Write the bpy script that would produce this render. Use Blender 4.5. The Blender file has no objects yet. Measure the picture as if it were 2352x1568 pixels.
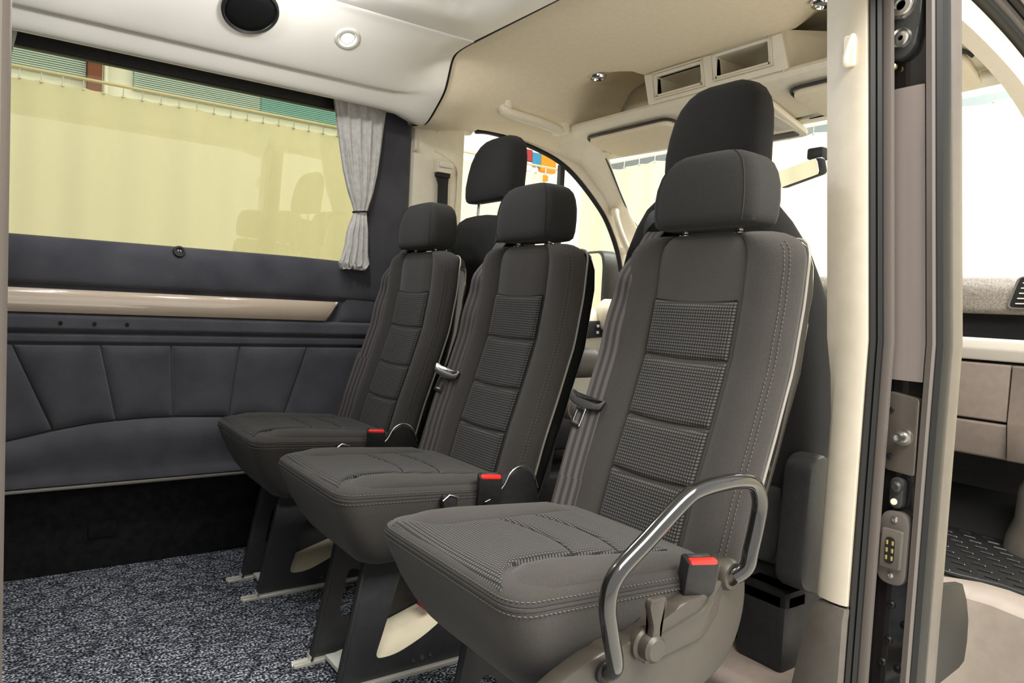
import bpy, bmesh, math, random
from mathutils import Vector, Matrix
random.seed(7)
scene = bpy.context.scene
COL = scene.collection

# ------------------------------------------------------------------ camera
# X = towards the windscreen, Y = across the van to the far wall, Z = up, floor of the van at z = 0
FPX = 1681.76
CX, CY = 1176.0, 784.0
def _dir(px, py):
    return Vector((px - CX, -(py - CY), -FPX)).normalized()
ex = _dir(3550, 823); ey = _dir(-13, 640); ey = (ey - ex * ex.dot(ey)).normalized(); ez = ex.cross(ey)
cam_data = bpy.data.cameras.new('camera')
cam = bpy.data.objects.new('camera', cam_data); COL.objects.link(cam)
rot = Matrix((ex, ey, ez)).to_4x4()
cam.matrix_world = Matrix.Translation((0, 0, 0.9)) @ rot
cam_data.sensor_width = 36.0; cam_data.sensor_fit = 'HORIZONTAL'
cam_data.lens = FPX / 2352 * 36.0
cam_data.clip_start = 0.02
scene.camera = cam

# ------------------------------------------------------------------ world, lights, exposure
world = bpy.data.worlds.new('world'); scene.world = world
world.use_nodes = True
bg = world.node_tree.nodes['Background']
bg.inputs[0].default_value = (1.0, 0.965, 0.90, 1); bg.inputs[1].default_value = 1.4
def area(name, loc, target, size, power, color):
    l = bpy.data.lights.new(name, 'AREA'); l.shape = 'RECTANGLE'; l.size, l.size_y = size
    l.energy = power; l.color = color
    o = bpy.data.objects.new(name, l); COL.objects.link(o); o.location = loc
    o.rotation_euler = (Vector(target) - Vector(loc)).to_track_quat('-Z', 'Y').to_euler()
    return o
area('unseen_showroom_light', (0.7, -1.1, 3.4), (0.75, -0.6, 0.0), (3.2, 1.5), 400, (1.0, 0.96, 0.89))  # unseen overhead light for the door side and floor bounce
area('unseen_showroom_light', (1.2, 4.5, 3.3), (1.2, 5.0, 0.0), (5.0, 0.8), 40, (1.0, 0.97, 0.92))  # added unseen light to brighten the long curtain
area('unseen_showroom_light', (3.9, 1.8, 3.3), (4.3, 1.8, 0.0), (0.8, 5.0), 300, (1.0, 0.97, 0.92))  # added unseen light to turn the front curtain white
vs = scene.view_settings
vs.view_transform = 'Standard'; vs.look = 'None'; vs.exposure = 0.0; vs.gamma = 1.0
vs.use_curve_mapping = False

# ------------------------------------------------------------------ materials
def srgb(r, g, b):
    f = lambda c: (c / 255 / 12.92) if c / 255 <= 0.04045 else ((c / 255 + 0.055) / 1.055) ** 2.4
    return (f(r), f(g), f(b), 1)
M = {}
def base(name, col, rough=0.6, metal=0.0, spec=0.5, coat=0.0, sheen=0.0):
    m = bpy.data.materials.new(name); m.use_nodes = True
    b = m.node_tree.nodes['Principled BSDF']
    b.inputs['Base Color'].default_value = col
    b.inputs['Roughness'].default_value = rough
    b.inputs['Metallic'].default_value = metal
    b.inputs['Specular IOR Level'].default_value = spec
    b.inputs['Coat Weight'].default_value = coat
    b.inputs['Coat Roughness'].default_value = 0.05
    b.inputs['Sheen Weight'].default_value = sheen
    M[name] = m
    return m, m.node_tree, b
def N(nt, t, **kw):
    n = nt.nodes.new(t)
    for k, v in kw.items():
        if k in n.inputs.keys(): n.inputs[k].default_value = v
        else: setattr(n, k, v)
    return n
def ramp(nt, fac, stops):
    r = nt.nodes.new('ShaderNodeValToRGB'); e = r.color_ramp.elements
    while len(e) < len(stops): e.new(0.5)
    for el, (p, c) in zip(e, stops): el.position = p; el.color = c
    nt.links.new(fac, r.inputs['Fac']); return r.outputs['Color']
def add_bump(nt, b, height, strength, dist=0.002):
    bp = N(nt, 'ShaderNodeBump'); bp.inputs['Strength'].default_value = strength; bp.inputs['Distance'].default_value = dist
    nt.links.new(height, bp.inputs['Height']); nt.links.new(bp.outputs['Normal'], b.inputs['Normal'])
def coords(nt, kind='Object'):
    return N(nt, 'ShaderNodeTexCoord').outputs[kind]
def noisy(name, col, col2, scale, rough=0.6, detail=3, lo=0.35, hi=0.65, bump=0.0, bscale=None, **kw):
    m, nt, b = base(name, col, rough, **kw)
    c = coords(nt)
    n = N(nt, 'ShaderNodeTexNoise'); n.inputs['Scale'].default_value = scale; n.inputs['Detail'].default_value = detail
    nt.links.new(c, n.inputs['Vector'])
    nt.links.new(ramp(nt, n.outputs['Fac'], [(lo, col), (hi, col2)]), b.inputs['Base Color'])
    if bump:
        n2 = N(nt, 'ShaderNodeTexNoise'); n2.inputs['Scale'].default_value = bscale or scale; n2.inputs['Detail'].default_value = 2
        nt.links.new(c, n2.inputs['Vector']); add_bump(nt, b, n2.outputs['Fac'], bump)
    return m

noisy('seat_fabric', (0.030, 0.0273, 0.0248, 1), (0.038, 0.0348, 0.0318, 1), 420, 0.9, bump=0.35, bscale=900, spec=0.25, sheen=0.12)
noisy('headrest_fabric', (0.019, 0.0184, 0.0178, 1), (0.025, 0.0242, 0.0234, 1), 420, 0.92, bump=0.3, bscale=900, spec=0.2, sheen=0.08)
noisy('cab_fabric', (0.017, 0.0166, 0.0168, 1), (0.021, 0.0206, 0.0206, 1), 300, 0.9, bump=0.2, bscale=900, spec=0.2, sheen=0.05)
# woven insert: grid from the mesh UVs (metres)
m, nt, b = base('woven_fabric', (0.05, 0.05, 0.05, 1), 0.85, spec=0.25, sheen=0.1)
uvn = N(nt, 'ShaderNodeUVMap').outputs[0]
sx = N(nt, 'ShaderNodeSeparateXYZ'); nt.links.new(uvn, sx.inputs[0])
def sine(sock, period):
    mul = N(nt, 'ShaderNodeMath', operation='MULTIPLY'); mul.inputs[1].default_value = 2 * math.pi / period; nt.links.new(sock, mul.inputs[0])
    s = N(nt, 'ShaderNodeMath', operation='SINE'); nt.links.new(mul.outputs[0], s.inputs[0]); 
    h = N(nt, 'ShaderNodeMath', operation='MULTIPLY_ADD'); h.inputs[1].default_value = 0.5; h.inputs[2].default_value = 0.5
    nt.links.new(s.outputs[0], h.inputs[0]); return h.outputs[0]
sa = sine(sx.outputs[0], 0.0062); sb = sine(sx.outputs[1], 0.0062)
pr = N(nt, 'ShaderNodeMath', operation='MULTIPLY'); nt.links.new(sa, pr.inputs[0]); nt.links.new(sb, pr.inputs[1])
nt.links.new(ramp(nt, pr.outputs[0], [(0.05, (0.009, 0.0088, 0.0086, 1)), (0.6, (0.075, 0.0725, 0.070, 1))]), b.inputs['Base Color'])
add_bump(nt, b, pr.outputs[0], 0.5, 0.002)
# belt webbing: stripes along the ribbon
m, nt, b = base('webbing', (0.05, 0.045, 0.045, 1), 0.65, spec=0.3)
uvn = N(nt, 'ShaderNodeUVMap').outputs[0]
sx = N(nt, 'ShaderNodeSeparateXYZ'); nt.links.new(uvn, sx.inputs[0])
nt.links.new(ramp(nt, sine(sx.outputs[0], 0.0155), [(0.25, (0.032, 0.028, 0.028, 1)), (0.75, (0.075, 0.068, 0.066, 1))]), b.inputs['Base Color'])
add_bump(nt, b, sine(sx.outputs[1], 0.002), 0.2, 0.001)

noisy('velour', (0.046, 0.0455, 0.055, 1), (0.080, 0.079, 0.090, 1), 7, 0.95, detail=6, lo=0.3, hi=0.72, bump=0.15, bscale=600, spec=0.15, sheen=0.25)
noisy('kick_velour', (0.012, 0.012, 0.013, 1), (0.019, 0.019, 0.020, 1), 40, 0.95, bump=0.2, bscale=500, spec=0.1)
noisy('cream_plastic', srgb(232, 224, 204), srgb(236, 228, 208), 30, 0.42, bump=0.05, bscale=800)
noisy('pillar_cream', srgb(184, 176, 160), srgb(189, 181, 165), 30, 0.42, bump=0.05, bscale=800)  # same plastic as cream_plastic, colour darkened to offset the strong doorway light
noisy('cove_plastic', srgb(236, 232, 222), srgb(240, 236, 226), 4, 0.33, coat=0.15)
noisy('headliner', srgb(238, 226, 200), srgb(242, 230, 204), 60, 0.9, bump=0.1, bscale=900, spec=0.2)
noisy('grey_plastic', srgb(84, 79, 73), srgb(88, 83, 77), 50, 0.5, bump=0.12, bscale=700)
noisy('valance_plastic', srgb(54, 50, 44), srgb(57, 53, 47), 40, 0.42, bump=0.08, bscale=700)
noisy('dash_pad', srgb(104, 97, 88), srgb(136, 129, 119), 160, 0.55, bump=0.4, bscale=260)
noisy('taupe_plastic', srgb(112, 101, 93), srgb(117, 106, 98), 40, 0.5, bump=0.1, bscale=600)
base('strip_plastic', srgb(208, 202, 190), 0.35)
noisy('black_plastic', (0.012, 0.012, 0.012, 1), (0.016, 0.016, 0.016, 1), 60, 0.5, bump=0.05, bscale=700, spec=0.3)
noisy('charcoal_plastic', (0.022, 0.022, 0.022, 1), (0.028, 0.028, 0.028, 1), 60, 0.5, bump=0.08, bscale=700)
noisy('pedestal_paint', (0.022, 0.023, 0.025, 1), (0.028, 0.029, 0.031, 1), 40, 0.5, bump=0.08, bscale=600)
base('black_gloss', (0.008, 0.008, 0.008, 1), 0.12, coat=0.6)
base('body_paint', (0.010, 0.009, 0.009, 1), 0.10, coat=1.0)
base('tube_lacquer', (0.008, 0.008, 0.008, 1), 0.13, coat=0.8)
base('rubber', (0.009, 0.009, 0.009, 1), 0.45, spec=0.3)
base('mat_rubber', (0.010, 0.010, 0.010, 1), 0.5, spec=0.3)
base('ridge_rubber', (0.02, 0.02, 0.02, 1), 0.22)
base('seal_grey', srgb(88, 82, 78), 0.4)
noisy('seal_taupe', srgb(86, 80, 73), srgb(90, 84, 77), 30, 0.4)
noisy('step_plastic', srgb(128, 118, 109), srgb(134, 124, 115), 30, 0.45, bump=0.06, bscale=700)
base('light_piping', srgb(128, 124, 117), 0.35)
base('chrome', (0.75, 0.75, 0.74, 1), 0.15, metal=1.0)
base('steel', (0.55, 0.54, 0.52, 1), 0.3, metal=1.0)
base('aluminium', srgb(220, 218, 210), 0.4, metal=0.55)
base('white_bracket', srgb(205, 206, 200), 0.5)
base('red_plastic', srgb(225, 40, 32), 0.35)
base('dark_red', srgb(165, 40, 38), 0.5)
base('cream_card', srgb(235, 226, 200), 0.6)
base('stitch_thread', (0.075, 0.071, 0.067, 1), 0.8)
base('seam_thread', (0.02, 0.02, 0.02, 1), 0.9)
base('gold', srgb(230, 205, 130), 0.3, metal=0.8)
noisy('champagne', srgb(182, 165, 146), srgb(188, 171, 152), 3, 0.10, coat=1.0)
noisy('van_curtain', srgb(186, 184, 180), srgb(204, 201, 197), 60, 0.75, bump=0.15, bscale=400, sheen=0.3)
base('showroom_white', srgb(250, 250, 248), 0.7)
base('speaker_black', (0.004, 0.004, 0.004, 1), 0.7, spec=0.2)
noisy('showroom_floor', srgb(214, 211, 204), srgb(220, 217, 210), 3, 0.4)
base('rail_tan', srgb(205, 190, 150), 0.5)
base('rail_white', srgb(245, 245, 243), 0.5)
base('post_brown', srgb(120, 62, 40), 0.6)
base('blind_blue', srgb(225, 238, 240), 0.5)
base('blind_teal', srgb(165, 222, 228), 0.5)
base('blind_back', srgb(150, 178, 186), 0.6)
base('poster_orange', srgb(238, 150, 30), 0.6)
base('poster_blue', srgb(60, 140, 180), 0.6)
base('poster_red', srgb(170, 50, 50), 0.6)
base('glass_grey', srgb(120, 130, 132), 0.2)
base('mirror', (0.9, 0.9, 0.88, 1), 0.02, metal=1.0)
base('switch_white', srgb(220, 220, 220), 0.5)
# showroom curtain: cloth that lets light through
m, nt, b = base('showroom_cloth', srgb(247, 243, 226), 0.85, spec=0.1)
b.inputs['Emission Strength'].default_value = 0
tr = N(nt, 'ShaderNodeBsdfTranslucent'); tr.inputs[0].default_value = srgb(247, 243, 226)
mx = N(nt, 'ShaderNodeMixShader'); mx.inputs[0].default_value = 0.4
out = nt.nodes['Material Output']
nt.links.new(b.outputs[0], mx.inputs[1]); nt.links.new(tr.outputs[0], mx.inputs[2]); nt.links.new(mx.outputs[0], out.inputs[0])
# speckled carpet
m, nt, b = base('carpet', (0.05, 0.05, 0.06, 1), 1.0, spec=0.1)
c = coords(nt)
n1 = N(nt, 'ShaderNodeTexNoise'); n1.inputs['Scale'].default_value = 160; n1.inputs['Detail'].default_value = 2; nt.links.new(c, n1.inputs['Vector'])
wv = N(nt, 'ShaderNodeTexVoronoi', feature='DISTANCE_TO_EDGE'); wv.inputs['Scale'].default_value = 21
mp = N(nt, 'ShaderNodeMapping'); mp.inputs['Scale'].default_value = (0.55, 1.25, 1.0); mp.inputs['Rotation'].default_value = (0, 0, 0.35)
dn = N(nt, 'ShaderNodeTexNoise'); dn.inputs['Scale'].default_value = 12; nt.links.new(c, dn.inputs['Vector'])
ad = N(nt, 'ShaderNodeVectorMath', operation='MULTIPLY_ADD'); ad.inputs[1].default_value = (0.07, 0.07, 0.07)
nt.links.new(dn.outputs['Color'], ad.inputs[0]); nt.links.new(c, ad.inputs[2]); nt.links.new(ad.outputs[0], mp.inputs['Vector']); nt.links.new(mp.outputs[0], wv.inputs['Vector'])
speck = ramp(nt, n1.outputs['Fac'], [(0.40, (0.010, 0.012, 0.017, 1)), (0.50, (0.065, 0.073, 0.090, 1)), (0.63, (0.48, 0.51, 0.56, 1))])
line = ramp(nt, wv.outputs['Distance'], [(0.0, (0.13, 0.14, 0.16, 1)), (0.13, (1, 1, 1, 1))])
mm = N(nt, 'ShaderNodeMix', data_type='RGBA', blend_type='MULTIPLY'); mm.inputs['Factor'].default_value = 0.9
nt.links.new(speck, mm.inputs[6]); nt.links.new(line, mm.inputs[7]); nt.links.new(mm.outputs[2], b.inputs['Base Color'])
add_bump(nt, b, n1.outputs['Fac'], 0.8, 0.006)
# glass
def glass(name, tint, refl):
    m = bpy.data.materials.new(name); m.use_nodes = True; nt = m.node_tree; nt.nodes.clear()
    o = nt.nodes.new('ShaderNodeOutputMaterial'); t = nt.nodes.new('ShaderNodeBsdfTransparent'); g = nt.nodes.new('ShaderNodeBsdfGlossy')
    t.inputs[0].default_value = tint; g.inputs['Roughness'].default_value = 0.0
    lw = nt.nodes.new('ShaderNodeFresnel'); lw.inputs['IOR'].default_value = refl
    x = nt.nodes.new('ShaderNodeMixShader'); nt.links.new(lw.outputs[0], x.inputs[0]); nt.links.new(t.outputs[0], x.inputs[1]); nt.links.new(g.outputs[0], x.inputs[2])
    nt.links.new(x.outputs[0], o.inputs[0]); M[name] = m
glass('tinted_glass', (0.755, 0.765, 0.645, 1), 1.78)
glass('clear_glass', (0.99, 1.0, 0.995, 1), 1.06)
m, nt, b = base('lamp_glow', (1, 1, 1, 1), 0.3)
b.inputs['Emission Color'].default_value = (0.95, 0.98, 1, 1); b.inputs['Emission Strength'].default_value = 14

# ------------------------------------------------------------------ helpers
def tag(o, label=None, cat=None, group=None, kind=None):
    if label: o['label'] = label
    if cat: o['category'] = cat
    if group: o['group'] = group
    if kind: o['kind'] = kind
    return o
def empty(name, loc=(0, 0, 0), label=None, cat=None, group=None, kind=None):
    o = bpy.data.objects.new(name, None); COL.objects.link(o); o.location = loc; o.empty_display_size = 0.05
    return tag(o, label, cat, group, kind)
def wloc(p):
    v = Vector((0, 0, 0))
    while p: v += p.location; p = p.parent
    return v
def link(name, me, mat, parent=None):
    o = bpy.data.objects.new(name, me); COL.objects.link(o)
    if mat and not me.materials: me.materials.append(M[mat])
    if parent: o.parent = parent
    return o
def build(name, bm, mat, parent=None, smooth=True, local=False):
    """verts are in world coordinates; moved into the parent's frame"""
    if parent and not local: bmesh.ops.translate(bm, verts=bm.verts, vec=-wloc(parent))
    bmesh.ops.recalc_face_normals(bm, faces=bm.faces)
    me = bpy.data.meshes.new(name); bm.to_mesh(me); bm.free()
    if smooth:
        me.polygons.foreach_set('use_smooth', [True] * len(me.polygons))
        me.set_sharp_from_angle(angle=math.radians(38))
    return link(name, me, mat, parent)
def new(): return bmesh.new()
def cat_rom(pts, n=6, cyclic=False):
    P = [Vector(p) for p in pts]; out = []; L = len(P)
    rng = L if cyclic else L - 1
    for i in range(rng):
        if cyclic: a, b_, c_, d_ = P[i - 1], P[i], P[(i + 1) % L], P[(i + 2) % L]
        else: a, b_, c_, d_ = P[max(i - 1, 0)], P[i], P[i + 1], P[min(i + 2, L - 1)]
        for k in range(n):
            t = k / n
            out.append(0.5 * ((2 * b_) + (c_ - a) * t + (2 * a - 5 * b_ + 4 * c_ - d_) * t * t + (3 * b_ - a - 3 * c_ + d_) * t ** 3))
    if not cyclic: out.append(P[-1])
    return out
def interp(tab, x):
    if x <= tab[0][0]: return tab[0][1]
    for (a, va), (b_, vb) in zip(tab, tab[1:]):
        if x <= b_: return va + (vb - va) * (x - a) / (b_ - a)
    return tab[-1][1]
def loft(bm, rings, cap=True, closed=True):
    R = [[bm.verts.new(p) for p in r] for r in rings]; n = len(R[0])
    for a, b_ in zip(R, R[1:]):
        for i in range(n if closed else n - 1):
            j = (i + 1) % n
            bm.faces.new((a[i], a[j], b_[j], b_[i]))
    if cap and closed:
        for r in (R[0], R[-1]):
            c = bm.verts.new(sum((v.co for v in r), Vector()) / n)
            for i in range(n): bm.faces.new((r[i], r[(i + 1) % n], c))
    return R
def tube(bm, path, r, n=10, cyclic=False, cap=True):
    P = [Vector(p) for p in path]; L = len(P); rings = []; up = None
    for i in range(L):
        a = P[i - 1] if (i or cyclic) else P[i]; c_ = P[(i + 1) % L] if (i < L - 1 or cyclic) else P[i]
        t = (c_ - a).normalized()
        if up is None:
            up = Vector((0, 0, 1)) if abs(t.z) < 0.9 else Vector((1, 0, 0))
        s = t.cross(up).normalized(); up = s.cross(t).normalized()
        rr = r[i] if isinstance(r, (list, tuple)) else r
        rings.append([P[i] + rr * (math.cos(2 * math.pi * k / n) * s + math.sin(2 * math.pi * k / n) * up) for k in range(n)])
    if cyclic: rings.append(rings[0])
    loft(bm, rings, cap=cap and not cyclic)
    if cyclic: bmesh.ops.remove_doubles(bm, verts=bm.verts, dist=1e-6)
def box(bm, lo, hi, bevel=0.0, seg=2, mtx=None):
    lo, hi = Vector(lo), Vector(hi); c = (lo + hi) / 2; s = hi - lo
    g = bmesh.ops.create_cube(bm, size=1.0, matrix=Matrix.Translation(c) @ Matrix.Diagonal((*s, 1)))
    vs_ = g['verts']
    if bevel:
        es = list({e for v in vs_ for e in v.link_edges})
        r = bmesh.ops.bevel(bm, geom=es, offset=min(bevel, min(abs(x) for x in s) * 0.48), segments=seg, affect='EDGES', profile=0.5)
        vs_ = list({v for f in r['faces'] for v in f.verts} | {v for v in vs_ if v.is_valid})
    if mtx is not None: bmesh.ops.transform(bm, matrix=mtx, verts=vs_)
    return vs_
def prism(bm, poly, fn, d0, d1, bevel=0.0, holes=()):
    """poly: 2D outline, fn(u, v, d) -> 3D; extruded from d0 to d1"""
    tmp = bmesh.new(); edges = []
    for loop in [poly, *holes]:
        v = [tmp.verts.new((p[0], p[1], 0)) for p in loop]
        edges += [tmp.edges.new((v[i], v[(i + 1) % len(v)])) for i in range(len(v))]
    bmesh.ops.triangle_fill(tmp, edges=edges, use_beauty=True, use_dissolve=not holes)
    if not tmp.faces: tmp.faces.new(tmp.verts)
    r = bmesh.ops.extrude_face_region(tmp, geom=list(tmp.faces))
    for e in r['geom']:
        if isinstance(e, bmesh.types.BMVert): e.co.z = 1
    if bevel:
        rim = [e for e in tmp.edges if abs(e.verts[0].co.z - e.verts[1].co.z) < 1e-6 and len(e.link_faces) == 2 and e.calc_face_angle(0) > 0.8]
        k = abs(d1 - d0)
        for v in tmp.verts: v.co.z *= k
        bmesh.ops.bevel(tmp, geom=rim, offset=bevel, segments=2, affect='EDGES', profile=0.5)
        for v in tmp.verts: v.co.z /= k
    mp_ = {}
    for v in tmp.verts: mp_[v] = bm.verts.new(fn(v.co.x, v.co.y, d0 + (d1 - d0) * v.co.z))
    for f in tmp.faces:
        try: bm.faces.new([mp_[v] for v in f.verts])
        except ValueError: pass
    tmp.free()
XZ = lambda u, v, d: Vector((u, d, v))      # outline in X,Z extruded along Y
YZ = lambda u, v, d: Vector((d, u, v))
XY = lambda u, v, d: Vector((u, v, d))
def rounded(poly, r, n=5):
    out = []; L = len(poly)
    for i in range(L):
        p = Vector(poly[i]); a = Vector(poly[i - 1]) - p; b_ = Vector(poly[(i + 1) % L]) - p
        rr = min(r if not isinstance(r, (list, tuple)) else r[i], a.length * 0.49, b_.length * 0.49)
        A = p + a.normalized() * rr; B = p + b_.normalized() * rr
        for k in range(n + 1):
            t = k / n; out.append((A * (1 - t) ** 2 + p * 2 * t * (1 - t) + B * t * t)[:])
    return out
def pad(bm, low, high, nrm, depth, edge=0.012, nu=None, nv=8, pow_=2.0, uvscale=True, sink=0.004):
    """cushioned patch ruled between two polylines with the same number of points"""
    L = len(low); nrm = Vector(nrm).normalized(); uvl = bm.loops.layers.uv.verify()
    lens = [0]
    for a, b_ in zip(low, low[1:]): lens.append(lens[-1] + (Vector(b_) - Vector(a)).length)
    W = lens[-1]; G = []; UV = {}
    ev = lambda: None
    vals = [0, 0.02, 0.06, 0.12] + [0.2 + 0.6 * k / nv for k in range(nv + 1)] + [0.88, 0.94, 0.98, 1]
    for t in vals:
        row = []
        for i in range(L):
            a, b_ = Vector(low[i]), Vector(high[i]); H = (b_ - a).length
            p = a.lerp(b_, t)
            d = min(lens[i], W - lens[i], t * H, (1 - t) * H)
            s = min(1, d / edge); h = depth * (1 - (1 - s) ** pow_) ** (1 / pow_) if s < 1 else depth
            v = bm.verts.new(p + nrm * (h - sink if d <= 1e-9 else h)); UV[v] = (lens[i] - W / 2, t * H)
            row.append(v)
        G.append(row)
    for r0, r1 in zip(G, G[1:]):
        for i in range(L - 1):
            f = bm.faces.new((r0[i], r0[i + 1], r1[i + 1], r1[i]))
            for lp in f.loops: lp[uvl].uv = UV[lp.vert]
def dense(a, b_, edge=0.012, n=10):
    """points from a to b, closer together at the ends"""
    a, b_ = Vector(a), Vector(b_); W = (b_ - a).length
    e = min(edge / W, 0.3)
    ts = [0, e * .15, e * .4, e * .7, e] + [e + (1 - 2 * e) * k / n for k in range(1, n)] + [1 - e, 1 - e * .7, 1 - e * .4, 1 - e * .15, 1]
    return [a.lerp(b_, t) for t in ts]
def ribbon(bm, path, width, wdirs, thick=0.002):
    """flat webbing: wdirs = width direction per point (or one)"""
    uvl = bm.loops.layers.uv.verify(); P = [Vector(p) for p in path]; L = len(P); acc = 0; rows = []; nw = 6
    for i in range(L):
        t = (P[min(i + 1, L - 1)] - P[max(i - 1, 0)]).normalized()
        w = Vector(wdirs[i] if isinstance(wdirs, list) else wdirs); w = (w - t * w.dot(t)).normalized(); n = t.cross(w)
        if i: acc += (P[i] - P[i - 1]).length
        ww = width[i] if isinstance(width, list) else width
        ring = []
        for side in (1, -1):
            for k in range(nw + 1):
                s = (k / nw - 0.5) * side
                v = bm.verts.new(P[i] + w * s * ww + n * thick / 2 * side); ring.append((v, (s * ww, acc)))
        rows.append(ring)
    for a, b_ in zip(rows, rows[1:]):
        n_ = len(a)
        for i in range(n_):
            j = (i + 1) % n_
            f = bm.faces.new((a[i][0], a[j][0], b_[j][0], b_[i][0])); q = (a[i], a[j], b_[j], b_[i])
            for lp in f.loops:
                for v, uv in q:
                    if lp.vert is v: lp[uvl].uv = uv
    for r in (rows[0], rows[-1]): bm.faces.new([v for v, _ in r])
def disc(bm, c, axis, r, h, n=24, bevel=0.0):
    q = Vector(axis).normalized().to_track_quat('Z', 'Y').to_matrix().to_4x4()
    prof = [(0, 0), (r, 0), (r, h - bevel), (r - bevel, h), (0, h)] if bevel else [(0, 0), (r, 0), (r, h), (0, h)]
    lathe(bm, prof, Matrix.Translation(Vector(c)) @ q, n)
def lathe(bm, prof, mtx, n=24):
    rings = []
    for rr, z in prof:
        rings.append([mtx @ Vector((max(rr, 1e-5) * math.cos(2 * math.pi * k / n), max(rr, 1e-5) * math.sin(2 * math.pi * k / n), z)) for k in range(n)])
    loft(bm, rings, cap=False)
    bmesh.ops.remove_doubles(bm, verts=bm.verts, dist=2e-5)
def part(name, mat, parent, fn, smooth=True):
    bm = new(); fn(bm); return build(name, bm, mat, parent, smooth)
def dashes(bm, path, r=0.0011, on=0.006, off=0.004):
    P = [Vector(p) for p in path]; cum = [0.0]
    for a, b_ in zip(P, P[1:]): cum.append(cum[-1] + (b_ - a).length)
    def at(d):
        for k in range(len(P) - 1):
            if d <= cum[k + 1]: return P[k].lerp(P[k + 1], (d - cum[k]) / max(cum[k + 1] - cum[k], 1e-9))
        return P[-1]
    for k in range(int(cum[-1] / (on + off))):
        d = k * (on + off); tube(bm, [at(d), at(d + on)], r, 4)

# ------------------------------------------------------------------ setting: floor, walls, ceiling
YW = 2.61                                   # face of the far lining
floor = part('floor', 'carpet', None, lambda bm: box(bm, (-1.55, 0.62, -0.03), (1.33, 2.66, 0.0)), False)
tag(floor, 'dark blue-grey speckled carpet on the van floor', 'floor', kind='structure')
wr = part('wall_right', 'velour', None, lambda bm: box(bm, (-1.55, 0.66, -0.03), (-0.16, 0.72, 1.62)), False)
tag(wr, 'inner side panel behind the sliding door opening', 'wall', kind='structure')
wb = part('wall_rear', 'velour', None, lambda bm: box(bm, (-1.60, 0.62, -0.03), (-1.551, 2.70, 1.8)), False)
tag(wb, 'rear end of the passenger compartment', 'wall', kind='structure')

wall = empty('wall_left', (0, YW, 0), 'dark blue-grey velour lining below the side window', 'wall', kind='structure')
nY = (0, -1, 0)
def wp(x, z, y=YW): return Vector((x, y, z))
def wallpad(name, lo, hi, depth=0.012, edge=0.014, mat='velour', y=YW, nv=8, n=24):
    lo = [wp(x, z, y) for x, z in lo]; hi = [wp(x, z, y) for x, z in hi]
    if len(lo) == 2: lo = dense(lo[0], lo[1], edge, n); hi = dense(hi[0], hi[1], edge, n)
    return part(name, mat, wall, lambda bm: pad(bm, lo, hi, nY, depth, edge, nv=nv))
part('backing_board', 'velour', wall, lambda bm: (box(bm, (-1.55, YW + 0.003, -0.03), (1.36, YW + 0.05, 1.0)),
     box(bm, (1.13, YW + 0.003, 1.0), (1.36, YW + 0.05, 1.64)), box(bm, (-1.55, YW + 0.003, 1.0), (-0.12, YW + 0.05, 1.64))), False)
# rounded window sill of the belt panel
def belt(bm):
    prof = [(0.0, 0.895), (-0.012, 0.90), (-0.018, 0.93), (-0.018, 0.985), (-0.010, 1.015), (0.006, 1.032), (0.03, 1.037), (0.06, 1.030)]
    prof = cat_rom([(a, b_, 0) for a, b_ in prof], 4)
    rings = []
    for x in [-1.5 + 0.05 * k for k in range(56)]:
        rings.append([Vector((x, YW + p.x, p.y + (0.0 if x < 0.8 else -0.006 * ((x - 0.8) / 0.3) ** 2))) for p in prof])
    loft(bm, rings, closed=False)
part('belt_panel', 'velour', wall, belt)
wallpad('end_panel', [(1.115, 0.90), (1.318, 0.90)], [(1.115, 1.63), (1.318, 1.63)], 0.02, 0.03)
wallpad('band_panel', [(-1.5, 0.752), (1.318, 0.752)], [(-1.5, 0.805), (1.318, 0.805)], 0.016, 0.012)
wallpad('band_panel', [(-1.5, 0.716), (1.318, 0.716)], [(-1.5, 0.744), (1.318, 0.744)], 0.008, 0.008)
wallpad('end_panel', [(1.04, 0.800), (1.318, 0.800)], [(1.075, 0.900), (1.318, 0.900)], 0.014, 0.045)
# glossy champagne strip with its slanted end
def strip(bm):
    prof = [(-0.000, 0.806), (-0.016, 0.808), (-0.024, 0.822), (-0.027, 0.845), (-0.024, 0.868), (-0.014, 0.879), (0.0, 0.880)]
    rings = []
    for x in [-1.5, -1, -0.5, 0, 0.4, 0.8, 0.96]:
        rings.append([Vector((x, YW + a, z)) for a, z in prof])
    for s, sc in ((0.0, 1.0), (0.6, 1.0), (0.85, 0.9), (0.96, 0.6), (1.0, 0.0)):
        rings.append([Vector((0.97 + s * (0.03 + 0.05 * (z - 0.806) / 0.074), YW + a * sc, z)) for a, z in prof])
    loft(bm, rings, closed=False)
o = part('trim_strip', 'champagne', wall, strip); o['label'] = 'glossy champagne trim strip with a slanted end'
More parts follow.
